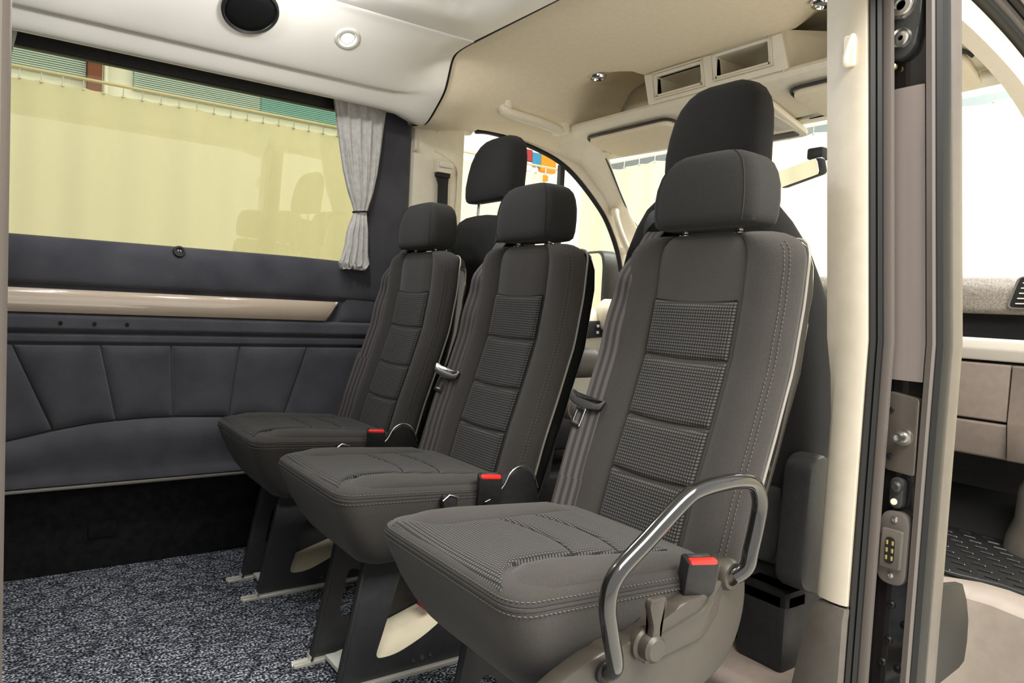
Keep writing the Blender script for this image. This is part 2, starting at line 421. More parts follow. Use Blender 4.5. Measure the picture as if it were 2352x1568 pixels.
# radial quilted panels above the wheel arch
arch = [(-0.5, 0.30), (-0.25, 0.36), (0.036, 0.419), (0.151, 0.445), (0.266, 0.464), (0.40, 0.472), (0.494, 0.472), (0.632, 0.466), (0.78, 0.450), (0.95, 0.415), (1.15, 0.36), (1.33, 0.30)]
archz = lambda x: interp(arch, x)
tops = [-0.45, -0.19, 0.045, 0.273, 0.477, 0.696, 0.935, 1.318]; bots = [-0.25, -0.05, 0.151, 0.322, 0.489, 0.667, 0.85, 1.14]
for (ta, tb, ba, bb) in zip(tops, tops[1:], bots, bots[1:]):
    k = 16; fx = [0, .01, .03, .06] + [.1 + .8 * i / k for i in range(k + 1)] + [.94, .97, .99, 1]
    g = 0.0015
    lo = [(ba + g + (bb - ba - 2 * g) * t, archz(ba + (bb - ba) * t) + 0.004) for t in fx]
    hi = [(ta + g + (tb - ta - 2 * g) * t, 0.710) for t in fx]
    wallpad('quilted_panel', lo, hi, 0.014, 0.034)
# wheel arch bulge with ledge, lower edge trim and kick board
def bulge(bm):
    rings = []
    for i in range(60):
        x = -1.0 + i * (2.32 / 59); z1 = archz(x)
        pr = [(0.0, z1), (-0.014, z1 + 0.001), (-0.030, z1 - 0.004), (-0.052, z1 - 0.016), (-0.064, z1 - 0.034), (-0.066, z1 - 0.06), (-0.062, 0.5 * (z1 - 0.06 + 0.32)), (-0.060, 0.330), (-0.066, 0.312), (-0.074, 0.300), (-0.075, 0.292), (0.0, 0.288)]
        rings.append([Vector((x, YW + a, min(z, z1 + 0.002))) for a, z in pr])
    loft(bm, rings, closed=False)
part('arch_panel', 'velour', wall, bulge)
o = part('edge_trim', 'light_piping', wall, lambda bm: box(bm, (-1.5, YW - 0.078, 0.278), (0.98, YW, 0.288), 0.003)); o['label'] = 'thin light grey edge strip'
part('kick_board', 'kick_velour', wall, lambda bm: (box(bm, (-1.5, YW - 0.012, 0.0), (1.33, YW + 0.002, 0.28), 0.004), box(bm, (0.25, YW - 0.018, 0.10), (0.33, YW - 0.011, 0.155), 0.004)))
def socket(bm):
    T = Matrix.Translation((0.492, YW - 0.011, 1.019)) @ Matrix.Rotation(math.radians(75), 4, 'X')
    lathe(bm, [(0.0, 0.004), (0.010, 0.004), (0.012, 0.008), (0.0175, 0.008), (0.019, 0.004), (0.019, -0.004)], T, 20)
o = part('push_button', 'black_plastic', wall, socket); o['label'] = 'small round black button under the window'
def sock2(bm):
    for dx in (-0.004, 0.004): disc(bm, (0.492 + dx, YW - 0.0155, 1.0215), (0, -1, 0.3), 0.002, 0.002, 8)
part('symbol', 'switch_white', o, sock2)
def screw_dent(bm):
    for x in (0.165, 0.255, 0.345): disc(bm, (x, YW - 0.0165, 0.777), (0, -1, 0), 0.006, 0.0018, 10)
part('dent_marks', 'kick_velour', wall, screw_dent)

# side window
win = empty('window_1', (0.5, 2.66, 1.3), 'large tinted side window of the van', 'window', kind='structure')
part('pane', 'tinted_glass', win, lambda bm: prism(bm, [(2.677, 0.985), (2.681, 0.985), (2.653, 1.66), (2.649, 1.66)], lambda u, v, d: Vector((d, u, v)), -0.14, 1.16), False)
part('black_band', 'black_plastic', win, lambda bm: box(bm, (-0.30, 2.60, 1.578), (1.2, 2.645, 1.70), 0.006))
part('window_seal', 'rubber', win, lambda bm: (box(bm, (-0.14, 2.64, 1.005), (1.16, 2.665, 1.022), 0.004), box(bm, (1.118, 2.64, 1.02), (1.16, 2.665, 1.62), 0.004), box(bm, (-0.14, 2.64, 1.02), (-0.09, 2.665, 1.62), 0.004)))

# ceiling
ceil = empty('ceiling', (0.6, 1.63, 1.76), 'light grey moulded roof lining of the van', 'ceiling', kind='structure')
cove_prof = [(2.62, 1.66), (2.56, 1.64), (2.50, 1.602), (2.465, 1.578), (2.440, 1.573), (2.420, 1.580), (2.393, 1.602), (2.374, 1.617), (2.360, 1.6165), (2.340, 1.6265), (2.310, 1.646), (2.280, 1.6655), (2.245, 1.688), (2.210, 1.710), (2.175, 1.731), (2.14, 1.750), (2.112, 1.761), (2.105, 1.775)]
cp = cat_rom([(a, b_, 0) for a, b_ in cove_prof], 4)
seam_prof = [(2.62, 1.66), (2.56, 1.61), (2.50, 1.56), (2.445, 1.545), (2.414, 1.551), (2.385, 1.567), (2.353, 1.590), (2.320, 1.615), (2.296, 1.639), (2.282, 1.665), (2.270, 1.695), (2.256, 1.728), (2.237, 1.747), (2.205, 1.755), (2.165, 1.758), (2.13, 1.759), (2.108, 1.760), (2.105, 1.775)]
sp = cat_rom([(a, b_, 0) for a, b_ in seam_prof], 4)
def cove(mir):
    def f(bm):
        rings = []
        for x, t in [(-1.55, 0), (-0.6, 0), (0, 0), (0.5, 0), (0.9, 0), (1.05, 0.04), (1.12, 0.15), (1.17, 0.35), (1.21, 0.6), (1.24, 0.8), (1.265, 0.94), (1.28, 1.0), (1.2865, 1.0)]:
            t = t * t * (3 - 2 * t) if t < 1 else 1
            r = [a.lerp(b_, t) for a, b_ in zip(cp, sp)]
            if x > 1.283: r = [Vector((p.x + 0.006, p.y + 0.008, 0)) for p in r]
            rings.append([Vector((x, p.x if not mir else 3.26 - p.x, p.y)) for p in r])
        loft(bm, rings, closed=False)
    return f
part('side_cove', 'cove_plastic', ceil, cove(False)); part('side_cove', 'cove_plastic', ceil, cove(True))
def centre(bm):
    n = 36; rows = []
    xs = [-1.55, -1.0, -0.6] + [-0.3 + i * (1.58 / n) for i in range(n + 1)] + [1.287]
    ys = [1.15 + j * (0.96 / 40) for j in range(41)]
    for x in xs:
        row = []
        for y in ys:
            d = min((1.19 - x), (y - 1.28), (1.99 - y))
            rr = 0.12
            cxn = max(0, rr - (1.19 - x)); cyn = max(0, rr - min(y - 1.28, 1.99 - y))
            d = rr - math.hypot(cxn, cyn)
            s = max(0, min(1, d / 0.06)); s = s * s * (3 - 2 * s)
            row.append(bm.verts.new((x, y, 1.762 + (0.03 * s) + (0.02 if x > 1.285 else 0))))
        rows.append(row)
    for a, b_ in zip(rows, rows[1:]):
        for j in range(len(ys) - 1): bm.faces.new((a[j], a[j + 1], b_[j + 1], b_[j]))
part('centre_panel', 'cove_plastic', ceil, centre)
# cab headliner: half profiles mirrored
def cabliner(bm):
    A = [(1.63, 1.768), (2.0, 1.766), (2.12, 1.765), (2.215, 1.762), (2.252, 1.752), (2.270, 1.728), (2.284, 1.695), (2.300, 1.655), (2.325, 1.622), (2.360, 1.594), (2.420, 1.556), (2.50, 1.555), (2.57, 1.565), (2.60, 1.60)]
    B = [(1.63, 1.758), (2.0, 1.757), (2.12, 1.754), (2.20, 1.748), (2.265, 1.730), (2.315, 1.705), (2.355, 1.675), (2.395, 1.648), (2.43, 1.630), (2.475, 1.617), (2.52, 1.612), (2.56, 1.612), (2.59, 1.616), (2.63, 1.645)]
    Cc = [(1.63, 1.755), (2.0, 1.754), (2.12, 1.750), (2.20, 1.742), (2.265, 1.725), (2.315, 1.700), (2.355, 1.670), (2.395, 1.643), (2.43, 1.622), (2.475, 1.602), (2.52, 1.588), (2.56, 1.580), (2.59, 1.574), (2.63, 1.59)]
    secs = [(1.290, A, A, 0), (1.34, A, A, 0), (1.42, A, B, .15), (1.5, A, B, .5), (1.58, A, B, .9), (1.66, A, B, 1), (1.76, B, Cc, 0), (1.83, B, Cc, .1), (1.90, B, Cc, .3), (1.95, B, Cc, .45), (2.06, B, Cc, 1.0), (2.16, B, Cc, 1.6)]
    rings = []
    for x, P, Q, t in secs:
        h = [Vector((a[0] + (b_[0] - a[0]) * t, a[1] + (b_[1] - a[1]) * t, 0)) for a, b_ in zip(P, Q)]
        full = [Vector((3.26 - p.x, p.y, 0)) for p in reversed(h[1:-5])] + h
        full = cat_rom(full, 6); up = interp([(1.90, 0), (1.95, 0.016), (2.06, 0.095), (2.3, 0.095)], x); up2 = interp([(1.76, 0), (1.83, 0.015), (1.90, 0.055), (1.95, 0.08), (2.06, 0.098), (2.3, 0.098)], x)
        rings.append([Vector((x, p.x, p.y + (up + (up2 - up) * max(0, min(1, (abs(p.x - 1.66) - 0.30) / 0.10))) * max(0, min(1, (0.80 - abs(p.x - 1.63)) / 0.15)))) for p in full])
    loft(bm, rings, closed=False)
o = part('cab_headliner', 'headliner', ceil, cabliner); o['label'] = 'beige fabric headliner over the cab'
part('roof_skin', 'body_paint', ceil, lambda bm: (box(bm, (-1.62, 0.60, 1.86), (2.32, 2.74, 1.88)), box(bm, (-1.62, 2.71, 1.64), (2.10, 2.74, 1.86)), box(bm, (2.28, 0.75, 1.60), (2.32, 2.55, 1.86))), False)
part('corner_filler', 'cream_plastic', ceil, lambda bm: (box(bm, (1.18, 2.585, 1.605), (1.60, 2.70, 1.76), 0.004)))
part('seam_strip', 'rubber', ceil, lambda bm: tube(bm, [(1.2885, p.x + 0.004, p.y + 0.006) for p in sp[12:-6]] + [(1.2885, 1.15, 1.772)], 0.004, 6))

# ------------------------------------------------------------------ passenger seats (rear-facing row of three)
SX = 0.85
XF = [(0.40, 1.012), (0.44, 1.020), (0.48, 1.031), (0.575, 1.058), (0.685, 1.096), (0.81, 1.136), (0.93, 1.157), (1.05, 1.166), (1.08, 1.168)]
xf = lambda z: interp(XF, z)
def sect(z, w=0.22, squash=1.0, xo=0.0):
    h = [(0.0, -0.002), (0.05, -0.002), (0.100, -0.001), (0.1115, 0.0065), (0.120, -0.001), (0.135, -0.010), (0.156, -0.0145), (0.180, -0.011), (0.197, 0.000), (0.203, 0.006), (0.212, 0.014), (0.2195, 0.026), (0.219, 0.036), (0.212, 0.044), (0.16, 0.047), (0.06, 0.047)]
    x0 = xf(z) + xo; mid = 0.02; k = w / 0.22
    q = [(x0 + mid + (dx - mid) * squash, y * k, z) for y, dx in h]
    return [Vector(p) for p in q] + [Vector((p[0], -p[1], p[2])) for p in reversed(q[1:])] + []
def oy(pts, y): return [Vector((p[0], p[1] + y, p[2])) for p in pts]
def rrect(x0, x1, hw, z, r, n=6):
    c = rounded([(x0, -hw), (x1, -hw), (x1, hw), (x0, hw)], r, n)
    return [Vector((p[0], p[1], z)) for p in c]
CUSH = [(0.300, 0.705, 0.99, 0.11, 0.03), (0.304, 0.690, 1.00, 0.130, 0.04), (0.315, 0.668, 1.01, 0.148, 0.045), (0.335, 0.648, 1.02, 0.166, 0.05), (0.365, 0.627, 1.03, 0.187, 0.055), (0.40, 0.609, 1.035, 0.205, 0.055), (0.44, 0.593, 1.04, 0.218, 0.055), (0.474, 0.582, 1.04, 0.2225, 0.055), (0.481, 0.581, 1.04, 0.2215, 0.055), (0.4845, 0.5835, 1.038, 0.2185, 0.055), (0.489, 0.584, 1.036, 0.218, 0.055), (0.497, 0.590, 1.03, 0.211, 0.055), (0.502, 0.602, 1.02, 0.198, 0.05), (0.503, 0.625, 1.01, 0.17, 0.05), (0.499, 0.66, 0.99, 0.12, 0.04), (0.498, 0.70, 0.95, 0.05, 0.03)]
def cush_dip(x, y, z):   # the cushion top falls towards the backrest
    if z < 0.30: return z
    f = (z - 0.30) / 0.2
    return z - f * 0.022 * max(0, min(1, (x - 0.72) / 0.28))
cache = {}
def sp_(name, mat, root, y, fn, key=None, smooth=True):
    """seat part modelled about y = 0 and shared between the seats"""
    k = key or name
    if k not in cache:
        bm = new(); fn(bm); bmesh.ops.translate(bm, verts=bm.verts, vec=(-SX, 0, 0))
        bmesh.ops.recalc_face_normals(bm, faces=bm.faces)
        me = bpy.data.meshes.new(name); bm.to_mesh(me); bm.free(); me.materials.append(M[mat])
        if smooth:
            me.polygons.foreach_set('use_smooth', [True] * len(me.polygons)); me.set_sharp_from_angle(angle=math.radians(40))
        cache[k] = me
    o = bpy.data.objects.new(name, cache[k]); COL.objects.link(o)
    o.parent = root
    return o
def f_cushion(bm):
    rings = [[Vector((p.x, p.y, cush_dip(p.x, p.y, p.z))) for p in rrect(x0, x1, hw, z, r, 7)] for z, x0, x1, hw, r in CUSH]
    loft(bm, rings)
def ctop(x, y, h=0.0):
    return Vector((x, y, cush_dip(x, y, 0.500) + h))
INS = [(0.586, 0.178), (0.596, 0.170), (0.607, 0.152), (0.622, 0.132), (0.642, 0.114), (0.67, 0.104), (0.74, 0.104), (0.82, 0.114), (0.90, 0.126), (0.985, 0.136)]
def f_insert(x0, x1, bow0, bow1):
    def f(bm):
        def row(x, bow):
            w = interp(INS, x)
            ts = [-1, -.98, -.94, -.88] + [-.8 + .1 * i for i in range(17)] + [.88, .94, .98, 1]
            return [ctop(x + bow * (1 - t * t), w * t, 0.0) for t in ts]
        n = 9; uvl = bm.loops.layers.uv.verify(); G = []
        vals = [0, .015, .05, .1] + [.16 + .68 * i / n for i in range(n + 1)] + [.9, .95, .985, 1]
        for v in vals:
            r = row(x0 + (x1 - x0) * v, bow0 + (bow1 - bow0) * v); w = max(abs(p.y) for p in r); rr = []
            for p in r:
                d = min(w - abs(p.y), v * (x1 - x0), (1 - v) * (x1 - x0)); s = min(1, d / 0.018)
                h = 0.0065 * (1 - (1 - s) ** 2) ** 0.5 - (0.004 if d < 1e-6 else 0)
                crown = -0.004 * (1 - (p.y / w) ** 2)
                fr = interp([(0.584, -0.017), (0.588, -0.010), (0.592, -0.0055), (0.602, -0.001), (0.615, 0.001), (0.64, 0)], p.x)
                rr.append(bm.verts.new((p.x, p.y, p.z + h + 0.003 + crown + fr)))
            G.append(rr)
        for a, b_ in zip(G, G[1:]):
            for i in range(len(a) - 1):
                fc = bm.faces.new((a[i], a[i + 1], b_[i + 1], b_[i]))
                for lp in fc.loops: lp[uvl].uv = (lp.vert.co.y, lp.vert.co.x)
    return f
def f_bolster(s):
    def f(bm):
        rings = []
        for i in range(15):
            x = 0.612 + 0.393 * i / 14; wi = interp(INS, x) + 0.004; wo = 0.205 - 0.018 * max(0, (0.64 - x) / 0.035); h = 0.016 * min(1, (i + 0.3) / 2.2) * min(1, (14.3 - i) / 2)
            c = (wi + wo) / 2; hw = max((wo - wi) / 2, 0.01); r = []
            for k in range(11):
                a = math.pi * k / 10
                r.append(Vector((x, s * (c + hw * math.cos(a)), cush_dip(x, 0, 0.497) - 0.004 * (1 - math.sin(a)) + h * math.sin(a) ** 0.8)))
            r.append(Vector((x, s * c, cush_dip(x, 0, 0.485)))); rings.append(r)
        loft(bm, rings)
    return f
def f_seam(bm):
    for z, ww, x0, r in ((0.4845, 0.2195, 0.583, 0.0014), (0.4785, 0.2222, 0.5812, 0.0008)):
        c = rrect(x0, 1.04, ww, z, 0.055, 8)
        p = [Vector((q.x, q.y, cush_dip(q.x, q.y, q.z))) for q in c if q.x < 1.0]
        i = max(range(len(p)), key=lambda k: (p[k] - p[k - 1]).length); p = p[i:] + p[:i]
        tube(bm, p, r, 6)
def f_cstitch(bm):
    for z, ww, x0 in ((0.4905, 0.2185, 0.584), (0.4725, 0.2235, 0.5815)):
        c = rrect(x0, 1.04, ww, z, 0.055, 8)
        p = [Vector((q.x, q.y, cush_dip(q.x, q.y, q.z))) for q in c if q.x < 1.0]
        i = max(range(len(p)), key=lambda k: (p[k] - p[k - 1]).length); p = p[i:] + p[:i]
        dashes(bm, p, 0.0009, 0.0045, 0.0035)
def f_back(bm):
    zs = [0.40, 0.42, 0.46, 0.50, 0.54, 0.58, 0.62, 0.66, 0.70, 0.74, 0.78, 0.82, 0.86, 0.90, 0.94, 0.98, 1.0]
    rings = [sect(z) for z in zs]
    for z, w, s in ((1.015, 0.219, 1.0), (1.03, 0.214, 1.0), (1.043, 0.204, 0.97), (1.053, 0.188, 0.88), (1.060, 0.170, 0.7), (1.0635, 0.150, 0.4), (1.064, 0.12, 0.15)): rings.append(sect(z, w, s))
    loft(bm, rings)
ZB = [1.046, 0.932, 0.812, 0.686, 0.577, 0.468]
def f_bpanel(z1, z0):
    def f(bm):
        uvl = bm.loops.layers.uv.verify(); n = 10; G = []
        vals = [0, .012, .04, .09] + [.15 + .7 * i / n for i in range(n + 1)] + [.91, .96, .988, 1]
        ts = [-1, -.985, -.95, -.89] + [-.8 + .1 * i for i in range(17)] + [.89, .95, .985, 1]
        for v in vals:
            z = z0 + (z1 - z0) * v; row = []
            for t in ts:
                y = 0.1075 * t; zz = z + 0.006 * (1 - t * t) * -1
                d = min(0.1075 * (1 - abs(t)), v * (z1 - z0), (1 - v) * (z1 - z0)); s = min(1, d / 0.011)
                h = 0.0115 * (1 - (1 - s) ** 2) ** 0.5 - (0.005 if d < 1e-6 else 0)
                row.append(bm.verts.new((xf(zz) + 0.005 - h, y, zz)))
            G.append(row)
        for a, b_ in zip(G, G[1:]):
            for i in range(len(a) - 1):
                fc = bm.faces.new((a[i], a[i + 1], b_[i + 1], b_[i]))
                for lp in fc.loops: lp[uvl].uv = (lp.vert.co.y, lp.vert.co.z)
    return f
def f_piping(bm):
    p = []
    for z in [0.44 + 0.03 * k for k in range(20)]: p.append((xf(z) + 0.040, -0.2205, z))
    p += [(xf(1.03) + 0.044, -0.215, 1.028), (xf(1.05) + 0.046, -0.201, 1.046), (xf(1.05) + 0.046, -0.16, 1.050), (1.212, 0, 1.050)]
    half = cat_rom(p, 2)
    tube(bm, half + [Vector((q.x, -q.y, q.z)) for q in reversed(half[:-1])], 0.0028, 7)
def f_bstitch(bm):
    for s in (1, -1):
        for yy, dx in ((0.1985, 0.0), (0.206, 0.0065)):
            p = []
            for k in range(35):
                z = 0.455 + 0.0174 * k; w = interp([(0.9, 1), (1.0, 1), (1.03, 0.972), (1.047, 0.905)], z)
                p.append((xf(z) + dx - 0.0006, s * yy * w, z))
            dashes(bm, p, 0.0009, 0.0045, 0.0035)
def f_cross_seam(bm):
    tube(bm, [(xf(0.93) - 0.0022, 0.1075 * t, 0.9325 - 0.006 * (1 - t * t)) for t in [-1 + 0.1 * k for k in range(21)]], 0.0016, 6)
def f_shell(bm):
    rings = []
    for z, w, d in ((0.34, 0.17, 0.03), (0.38, 0.19, 0.05), (0.45, 0.205, 0.06), (0.6, 0.21, 0.06), (0.8, 0.211, 0.06), (0.95, 0.211, 0.055), (1.0, 0.208, 0.05), (1.035, 0.198, 0.04), (1.052, 0.18, 0.03)):
        x0 = xf(z) + 0.040; c = rounded([(x0, -w), (x0 + d, -w), (x0 + d, w), (x0, w)], [0.004, 0.035, 0.035, 0.004], 5)
        rings.append([Vector((p[0], p[1], z)) for p in c])
    loft(bm, rings)
def f_headrest(bm):
    rings = []; n = 56
    for z, w, d, dx in ((1.074, 0.105, 0.036, 0), (1.0765, 0.118, 0.046, 0), (1.083, 0.127, 0.052, 0), (1.10, 0.1315, 0.055, 0), (1.13, 0.1325, 0.056, 0.001), (1.16, 0.129, 0.056, 0.003), (1.185, 0.121, 0.054, 0.005), (1.203, 0.110, 0.051, 0.007), (1.216, 0.094, 0.046, 0.008), (1.225, 0.072, 0.037, 0.009), (1.230, 0.045, 0.024, 0.010), (1.2315, 0.02, 0.010, 0.010)):
        r = []
        for k in range(n):
            a = 2 * math.pi * k / n; c, s = math.cos(a), math.sin(a); e = 0.36
            r.append(Vector((1.197 + dx + d * math.copysign(abs(c) ** e, c), w * math.copysign(abs(s) ** 0.44, s), z)))
        rings.append(r)
    loft(bm, rings)
def f_hseam(s):
    def f(bm):
        p = []
        for z, w, d, dx in ((1.083, 0.127, 0.052, 0), (1.10, 0.1315, 0.055, 0), (1.13, 0.1325, 0.056, 0.001), (1.16, 0.129, 0.056, 0.003), (1.185, 0.121, 0.054, 0.005), (1.203, 0.110, 0.051, 0.007), (1.216, 0.094, 0.046, 0.008), (1.225, 0.072, 0.037, 0.009)):
            a = math.radians(42); p.append((1.197 + dx - d * math.cos(a) ** 0.36 - 0.0004, s * (w * math.sin(a) ** 0.44 + 0.0004), z))
        tube(bm, cat_rom(p, 4), 0.0012, 5)
    return f
def f_posts(y):
    def f(bm):
        lathe(bm, [(0.0, -0.02), (0.013, -0.02), (0.013, 0.006), (0.010, 0.009), (0.006, 0.009), (0.006, 0.03)], Matrix.Translation((1.196, y, 1.06)), 14)
    return f
def f_guide(bm):
    # black loop standing on the far shoulder of the backrest
    arch = rounded([(0.207, 1.02), (0.207, 1.098), (0.188, 1.130), (0.108, 1.138), (0.108, 1.108), (0.166, 1.103), (0.193, 1.082), (0.195, 1.02)], [0.003, 0.02, 0.025, 0.004, 0.004, 0.02, 0.012, 0.003])
    prism(bm, arch, YZ, 1.205, 1.268, 0.004)
    box(bm, (1.222, 0.10, 1.02), (1.266, 0.20, 1.045), 0.004)
def belt_path():
    P = [(1.262, 0.150, 1.07), (1.245, 0.152, 1.088), (1.222, 0.158, 1.092), (1.200, 0.168, 1.072), (1.180, 0.178, 1.03)]
    for z in (0.98, 0.93, 0.87, 0.81, 0.75, 0.70, 0.64, 0.58, 0.53, 0.485, 0.45): P.append((xf(z) - 0.020 + (0.006 if z > .9 else 0), 0.178 + 0.018 * min(1, (1.03 - z) / 0.12), z))
    return P
def f_belt(bm):
    p = cat_rom(belt_path(), 3); wd = []
    for q in p:
        t = min(1, max(0, (1.05 - q.z) / 0.15)); wd.append(Vector((0.0 - 0.6 * t, 1, 0.05)))
    ribbon(bm, p, 0.048, wd, 0.0024)
def f_belt2(bm):        # the second layer that runs down from the tongue
    p = cat_rom([(xf(z) - 0.024, 0.203 - 0.006 * (0.70 - z) / 0.2, z) for z in (0.705, 0.65, 0.60, 0.55, 0.50, 0.46)], 3)
    ribbon(bm, p, 0.054, Vector((-0.6, 1, 0.05)), 0.0024)
def f_sleeve(bm):
    p = [(xf(z) - 0.022, 0.196, z) for z in (0.535, 0.51, 0.485, 0.45)]
    ribbon(bm, p, 0.058, Vector((-0.6, 1, 0.05)), 0.008)
def tongue_m(z=0.700):
    x = xf(z) - 0.034
    return Matrix.Translation((x, 0.206, z)) @ Matrix.Rotation(math.radians(30), 4, 'Z') @ Matrix.Rotation(math.radians(16), 4, 'Y') @ Matrix.Rotation(math.radians(14), 4, 'X')
def f_tongue(bm):
    T = tongue_m()
    prism(bm, rounded([(-0.043, 0.010), (-0.036, -0.012), (-0.012, -0.018), (0.018, -0.018), (0.040, -0.010), (0.043, 0.012), (0.034, 0.014), (0.026, 0.002), (-0.028, 0.002), (-0.036, 0.014)], 0.006), lambda u, v, d: T @ Vector((d, u, v)), -0.009, 0.009, 0.003)
def f_blade(bm):
    T = tongue_m()
    prism(bm, rounded([(-0.011, -0.014), (0.013, -0.014), (0.013, -0.062), (-0.011, -0.062)], 0.005), lambda u, v, d: T @ Vector((d, u + 0.006, v)), -0.0016, 0.0016, 0.0005,
          holes=[rounded([(-0.005, -0.026), (0.007, -0.026), (0.007, -0.052), (-0.005, -0.052)], 0.003, 3)])
BUCK = Matrix.Translation((0.936, -0.226, 0.428)) @ Matrix.Rotation(math.radians(-24), 4, 'Z') @ Matrix.Rotation(math.radians(12), 4, 'X')
def f_buckle(bm): box(bm, (-0.027, -0.017, -0.005), (0.027, 0.017, 0.086), 0.005, 2, BUCK)
def f_button(bm): box(bm, (-0.0225, -0.016, 0.078), (0.0235, -0.002, 0.0895), 0.003, 2, BUCK)
def f_slot(bm): box(bm, (-0.019, 0.003, 0.082), (0.020, 0.012, 0.0875), 0.001, 1, BUCK)
# pedestal
def f_plate_near(bm):
    out = rounded([(0.640, 0.012), (0.697, 0.31), (0.99, 0.31), (1.075, 0.012)], 0.01)
    hole = rounded([(0.735, 0.058), (0.79, 0.056), (0.88, 0.090), (0.96, 0.150), (0.93, 0.27), (0.80, 0.27), (0.755, 0.12)], [0.022, 0.03, 0.05, 0.02, 0.03, 0.03, 0.03], 4)
    prism(bm, out, XZ, -0.085, -0.081, 0, [hole])
    for k in range(1): prism(bm, [(0.640, 0.012), (0.697, 0.31), (0.703, 0.31), (0.646, 0.012)], XZ, -0.098, -0.081)
def f_plate_far(bm):
    out = rounded([(0.640, 0.012), (0.697, 0.31), (0.99, 0.31), (1.075, 0.012)], 0.01)
    hole = rounded([(0.712, 0.10), (0.762, 0.10), (0.775, 0.21), (0.735, 0.225)], 0.03, 5)
    prism(bm, out, XZ, 0.081, 0.085, 0, [hole])
    prism(bm, [(0.640, 0.012), (0.697, 0.31), (0.703, 0.31), (0.646, 0.012)], XZ, 0.066, 0.085)
def f_cross(bm): box(bm, (0.70, -0.08, 0.285), (0.98, 0.08, 0.312), 0.003)
def f_rail(y):
    def f(bm):
        box(bm, (0.648, y - 0.014, 0.0), (1.12, y + 0.014, 0.012), 0.002)
        for s in (-1, 1): box(bm, (0.600, y + s * 0.0095 - 0.0045, 0.0), (0.652, y + s * 0.0095 + 0.0045, 0.010), 0.002)
        box(bm, (0.600, y - 0.008, 0.0), (0.652, y + 0.008, 0.003)); box(bm, (0.640, y - 0.015, 0.0), (0.648, y + 0.015, 0.022), 0.002)
    return f
def f_bracket(bm):
    prism(bm, [(0.675, 0.012), (0.72, 0.012), (0.86, 0.05), (0.86, 0.055), (0.70, 0.022), (0.675, 0.022)], XZ, -0.078, 0.064)
def f_cover(bm):
    prism(bm, [(0.76, 0.030), (0.98, 0.095), (0.98, 0.11), (0.76, 0.045)], XZ, -0.075, 0.078)
def f_bolts(bm):
    for x, z, r in ((0.838, 0.032, 0.0035), (0.862, 0.034, 0.006), (0.884, 0.036, 0.0035)): disc(bm, (x, -0.085, z), (0, -1, 0), r, 0.003, 12)
def f_redtag(bm): box(bm, (0.90, -0.02, 0.13), (0.955, 0.03, 0.136), 0.002, 1, Matrix.Translation((0.93, 0, 0.13)) @ Matrix.Rotation(-0.5, 4, 'Y') @ Matrix.Translation((-0.93, 0, -0.13)))
def f_reclcover(bm):
    prism(bm, rounded([(0.93, 0.40), (1.045, 0.38), (1.075, 0.45), (1.05, 0.51), (1.0, 0.525), (0.965, 0.49), (0.93, 0.455)], 0.025, 5), XZ, -0.246, -0.226, 0.006)
def f_reclrim(bm):
    p = cat_rom([(0.915, -0.247, 0.452), (0.94, -0.247, 0.462), (0.965, -0.247, 0.485), (0.985, -0.247, 0.515), (1.015, -0.247, 0.527), (1.045, -0.247, 0.512), (1.065, -0.247, 0.47)], 5)
    tube(bm, p, 0.0016, 7)
def f_smallhandle(bm):
    prism(bm, rounded([(0.822, 0.40), (0.838, 0.40), (0.846, 0.468), (0.812, 0.478), (0.806, 0.466)], 0.006), XZ, -0.244, -0.228, 0.003)
def f_smallrim(bm): tube(bm, [(0.806, -0.245, 0.466), (0.822, -0.246, 0.478), (0.846, -0.245, 0.470)], 0.0016, 7)
def f_valance(bm):
    out = [(0.560, 0.325), (0.62, 0.372), (0.70, 0.404), (0.75, 0.411), (0.80, 0.418), (0.85, 0.436), (0.90, 0.452), (0.935, 0.456), (0.950, 0.484), (0.980, 0.501), (1.010, 0.496), (1.033, 0.472), (1.040, 0.435), (1.034, 0.39), (1.012, 0.345), (0.97, 0.312), (0.90, 0.292), (0.75, 0.275), (0.60, 0.272), (0.55, 0.285)]
    out = [p[:2] for p in cat_rom([(a, b_, 0) for a, b_ in out], 3, True)]
    prism(bm, out, XZ, -0.252, -0.215, 0.006)
def f_vrib(bm):
    prism(bm, rounded([(0.79, 0.40), (0.93, 0.432), (0.955, 0.47), (0.975, 0.478), (0.965, 0.42), (0.93, 0.385), (0.80, 0.372)], 0.012), XZ, -0.258, -0.245, 0.005)
def f_vhub(bm):
    lathe(bm, [(0.0, 0.002), (0.014, 0.002), (0.016, 0.008), (0.022, 0.008), (0.026, 0.0), (0.026, -0.012)], Matrix.Translation((0.99, -0.255, 0.478)) @ Matrix.Rotation(math.pi / 2, 4, 'X'), 22)
def f_lever(bm):
    prism(bm, rounded([(0.788, 0.405), (0.812, 0.405), (0.809, 0.44), (0.820, 0.474), (0.816, 0.484), (0.786, 0.484), (0.782, 0.474), (0.793, 0.44)], 0.006), XZ, -0.278, -0.264, 0.004)
    disc(bm, (0.799, -0.262, 0.407), (0, -1, 0), 0.021, 0.020, 22, 0.005)
    disc(bm, (0.799, -0.250, 0.407), (0, -1, 0), 0.026, 0.012, 22, 0.004)
def f_loop(bm):
    p = [(0.722, -0.262, 0.385), (0.716, -0.28, 0.405), (0.700, -0.284, 0.455), (0.690, -0.285, 0.500), (0.702, -0.286, 0.538), (0.758, -0.288, 0.580), (0.825, -0.290, 0.628), (0.855, -0.29, 0.640), (0.90, -0.29, 0.645), (0.95, -0.289, 0.645), (0.993, -0.287, 0.635), (1.014, -0.285, 0.604), (1.012, -0.283, 0.565), (1.003, -0.282, 0.525), (0.998, -0.28, 0.497), (0.985, -0.268, 0.480)]
    tube(bm, cat_rom(p, 5), 0.0128, 14)
